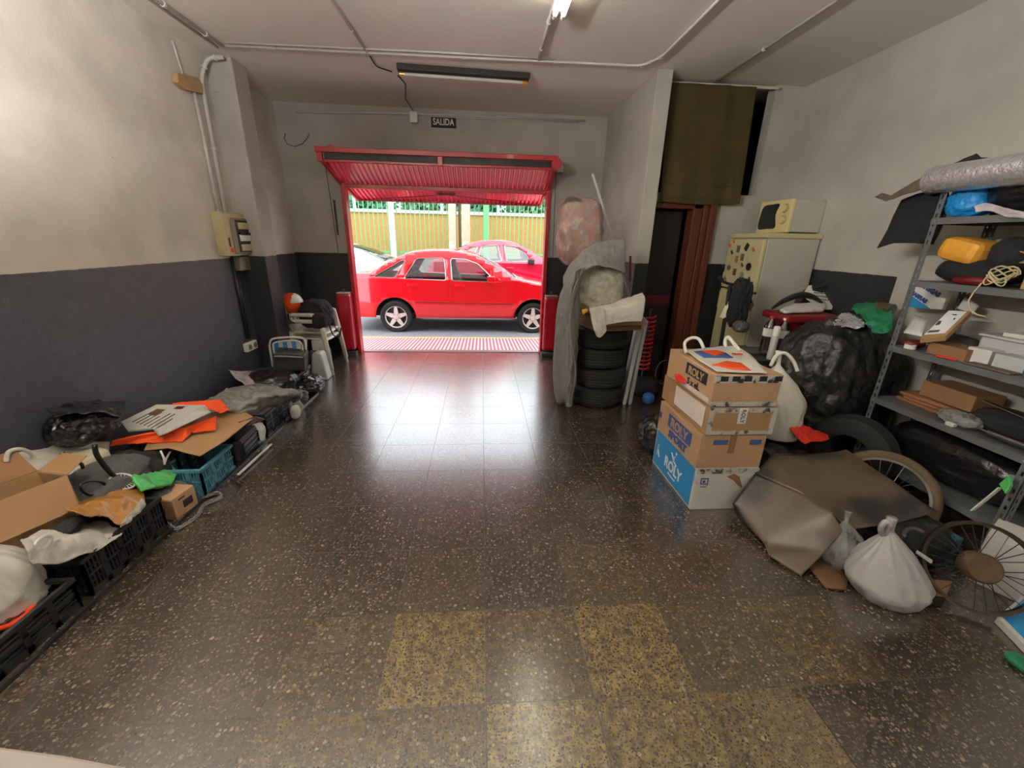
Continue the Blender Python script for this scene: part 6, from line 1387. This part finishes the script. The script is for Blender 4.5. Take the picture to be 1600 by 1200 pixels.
b = B(); kp = at(1380, 838, Y=.46); b.tube(spline([kp, at(1376, 826, Y=.44), at(1384, 815, Y=.43), at(1389, 820, Y=.43), at(1382, 834, Y=.45)], 5), .012, 8); obj('bag_knot', b, 'bag_grey', kbag, smooth=True)
b = B(); c = at(1398, 929, Y=.26); b.tube([c+Vector((.010*math.cos(a), 0, .012*math.sin(a))) for a in [k*PI/6 for k in range(12)]], .0035, 5, True)
tag(bag('plastic_bag', at(1318, 900, Z=0)+Vector((.05, .1, 0)), .12, .12, .30, 'bag_clear', seed=35, folds=8, fold=.1, lean=(0, .03)), 'half see-through bag behind the knotted whitish bag', 'plastic bag')
tag(poly_sheet('brown_card', [at(u, v, Z=.01) for u, v in ((1250, 870), (1280, 850), (1325, 905), (1322, 922), (1290, 918))], 'amber_dk', cuts=2, amp=.003), 'dark brown card on floor under the sheet corner', 'card')
bt2 = thing('shallow_box', 'small shallow black box with brown top on floor', 'box', tuple(at(1465, 930, Z=0)))
P5 = [at(u, v, Z=.06) for u, v in ((1448, 931), (1478, 935), (1490, 908), (1452, 904))]
obj('box_body', B().prism([p-Vector((0, 0, .055)) for p in P5], (0, 0, .05)), 'black_pl', bt2, bevel=.003); obj('box_top', B().prism([p.lerp(sum(P5, Vector())/4, .1) for p in P5], (0, 0, .004)), 'kraft_dk', bt2)
def wheel(name, c, nrm, r, label, tyre=None, hub=None, spokes=28, rimc='steel', cat='wheel'):
    t = thing(name, label, cat, tuple(c)); nrm = Vector(nrm).normalized(); q = nrm.to_track_quat('Z', 'Y').to_matrix().to_4x4(); m = Matrix.Translation(c) @ q
    b = B().lathe([(r*.93, -.012), (r, -.014), (r*1.0, .014), (r*.93, .012), (r*.95, 0), (r*.93, -.012)], c, nrm, 56); obj('rim', b, rimc, t, smooth=True, auto=40)
    if tyre:
        w_ = .022; b = B().lathe([(r*.99, -w_), (r*1.08, -w_*1.25), (r*1.17, -w_*.7), (r*1.19, 0), (r*1.17, w_*.7), (r*1.08, w_*1.25), (r*.99, w_)], c, nrm, 56); obj('tyre', b, tyre, t, smooth=True)
    for k in range(spokes):
        a = 2*PI*k/spokes; s_ = 1 if k % 2 else -1; a2 = a+(.5 if (k//2) % 2 else -.5)
        obj('spoke', B().bar(m @ Vector((.03*math.cos(a2), .03*math.sin(a2), s_*.02)), m @ Vector((r*.94*math.cos(a), r*.94*math.sin(a), 0)), .0028, .0028), 'steel' if not hub else 'car_trim', t)
    if hub: obj('hub_drum', B().lathe([(.0001, .045), (.058, .045), (.068, .032), (.068, -.03), (.03, -.04), (.0001, -.04)], c, nrm, 28), hub, t, smooth=True, auto=40)
    else: obj('hub', B().lathe([(.0001, .035), (.012, .035), (.014, .02), (.026, .018), (.026, -.018), (.014, -.02), (.012, -.035), (.0001, -.035)], c, nrm, 20), 'steel', t, smooth=True, auto=40)
    return t
c = at(1530, 886, Z=.21); wheel('spoked_wheel', c, (CAM-c)+Vector((.9, -.9, 0)), .205, 'bare spoked wheel with rusty hub at lower right', hub='rust', rimc='old_rim')
c = at(1376, 772, Z=.17); wheel('bicycle_wheel', c, Vector((CAM.x-c.x, CAM.y-c.y, 1.0)), .225, 'bicycle wheel with tan tyre behind the stained sheet', tyre='tan_rubber', spokes=24, rimc='chrome')
cw = Vector((2.72, .22, 0)); rect_on('leaning_carton', 2.66, .40, 0, .26, .30, .27, 'white_card', 'pale carton behind the bare spoked wheel', 'box', rz=.5)
bl = thing('framed_board', 'blue board with white edge at lower right corner', 'board', tuple(at(1600, 985, Z=0)))
P6 = [at(u, v, Z=.02) for u, v in ((1556, 968), (1600, 930), (1690, 960), (1640, 1055))]
obj('board', B().prism([p-Vector((0, 0, .018)) for p in P6], (0, 0, .035)), 'white_card', bl, bevel=.003)
cc = sum(P6, Vector())/4; obj('blue_face', B().prism([p.lerp(cc, .13)+Vector((0, 0, .016)) for p in P6], (0, 0, .003)), 'blue_card', bl)
p = at(1598, 1037, Z=.02); tag(lump('green_sponge', (p.x, p.y, 0), (.035, .05, .035), 'green_cloth', amp=.06, seed=97, sub=4), 'green rounded object on floor at right edge', 'sponge')
tag(lump('machine_heap', (2.30, .72, 0), (.20, .20, .22), 'black_soft', amp=.2, f=3, seed=98), 'dark heap of machine parts behind the knotted bag', 'parts')
b = B(); b.bar(at(1432, 862, Z=.22), at(1456, 878, Z=.2), .022, .008); tag(obj('metal_clip', b, 'panel'), 'short pale metal strip on the dark machine parts', 'strip')
b = B(); b.tube(spline([at(u, v, Z=.25) for u, v in ((1412, 838), (1416, 828), (1430, 826), (1445, 832))], 4), .009, 6); tag(obj('hose', b, 'grey_cloth', smooth=True), 'curved grey hose end on the dark machine parts', 'hose')
# pale table corner next to the viewer
tt = thing('table', 'pale tabletop edge at the lower left corner', 'table', (-1.0, -.9, 0))
E_ = [(-1.75, -.40), (-1.2, -.435), (-.87, -.478), (-.75, -.497), (-.60, -.527), (-.48, -.565), (-.40, -.63), (-.37, -.72), (-.37, -1.35), (-1.75, -1.35)]
obj('tabletop', B().prism([(x, y, .695) for x, y in E_], (0, 0, .025)), 'cream_table', tt, bevel=.005)
for x, y in ((-1.65, -.5), (-.5, -.75), (-1.65, -1.25), (-.5, -1.25)): obj('leg', B().cyl((x, y, 0), (x, y, .695), .02, 12), 'steel', tt)
# ================================================================ LIGHT
w = bpy.data.worlds.new('overcast_sky'); SC.world = w; w.use_nodes = True
nt = w.node_tree; N = nt.nodes; bg = N['Background']
tc = N.new('ShaderNodeTexCoord'); sp = N.new('ShaderNodeSeparateXYZ'); nt.links.new(tc.outputs['Generated'], sp.inputs[0])
rp = N.new('ShaderNodeValToRGB'); rp.color_ramp.elements[0].position = .0; rp.color_ramp.elements[0].color = (3.9, 4.15, 4.4, 1); rp.color_ramp.elements[1].position = .6; rp.color_ramp.elements[1].color = (4.6, 4.9, 5.2, 1)
nt.links.new(sp.outputs['Z'], rp.inputs[0]); nt.links.new(rp.outputs[0], bg.inputs['Color']); bg.inputs['Strength'].default_value = 1
# veiled sun over the street
sd = bpy.data.lights.new('sun', 'SUN'); sd.energy = .5; sd.angle = .35; sd.color = (1, .96, .9); so = bpy.data.objects.new('sun', sd); COL.objects.link(so); so.rotation_euler = (math.radians(38), math.radians(12), 0)
# ceiling battens: seen ones at the ceiling, plus two added unseen uplighters
def batten(x, y, ang, on, label, power=0, m_on='fill_tube', col=(1, .90, .74), z=H, up=False):
    t = thing('fluorescent_lamp', label, 'ceiling lamp', (x, y, z), 'ceiling battens')
    q = Matrix.Translation((x, y, 0)) @ Matrix.Rotation(ang, 4, 'Z') @ Matrix.Translation((-x, -y, 0))
    L_ = 1.22
    bb = B(); bb.box(x-L_/2, x+L_/2, y-(.09 if up else .05), y+(.09 if up else .05), z-.045, z, q); obj('housing', bb, 'fixture_dk' if not on else 'white_pl', t, bevel=.004)  # wider housing on the added uplighters keeps their light off the floor
    for dy in ((-.028, .028) if on else (.0,)):
        p = q @ Vector((x-L_/2+.03, y+dy, z+(.025 if up else -.068))); r = q @ Vector((x+L_/2-.03, y+dy, z+(.025 if up else -.068)))
        obj('tube', B().cyl(p, r, .014, 12), m_on if on else 'tube_off', t, smooth=True, auto=40)
        d_ = (r-p).normalized(); bb = B(); bb.cyl(p-d_*.012, p+d_*.035, .0155, 12); bb.cyl(r-d_*.035, r+d_*.012, .0155, 12); obj('tube_cap', bb, 'white_pl' if on else 'copper', t)
    if z < H:
        for dx in (-.45, .45): obj('chain', B().cyl(q @ Vector((x+dx, y, z)), q @ Vector((x+dx, y, H)), .004, 6), 'steel', t)
    if False:
        ld = bpy.data.lights.new('lamp_light', 'AREA'); ld.shape = 'RECTANGLE'; ld.size = 1.15; ld.size_y = .09; ld.energy = power; ld.color = col
        lo = bpy.data.objects.new('lamp_light', ld); COL.objects.link(lo); lo.location = (x, y, z-.09); lo.rotation_euler = (0, 0, ang)
    return t
batten(-.17, 3.545, .05, False, 'unlit dark fluorescent batten on ceiling above the gate')
batten(.50, 1.76, PI/2, True, 'lit twin fluorescent batten at top edge of ceiling', m_on='tube_low')
batten(-1.25, -.2, PI/2, True, 'added out-of-view uplighter brightening the left side above the viewer', z=2.35, up=True)  # added fill lamp, out of view, for upper left wall and ceiling
batten(.9, -2.3, PI/2, True, 'added out-of-view uplighter brightening the room from behind right', m_on='fill_tube_rear', z=2.35, up=True)  # second added lamp, unseen, lifts the overall brightness
SC.view_settings.view_transform = 'Standard'; SC.view_settings.look = 'None'; SC.view_settings.gamma = 1; SC.view_settings.use_curve_mapping = False
SC.view_settings.exposure = 0
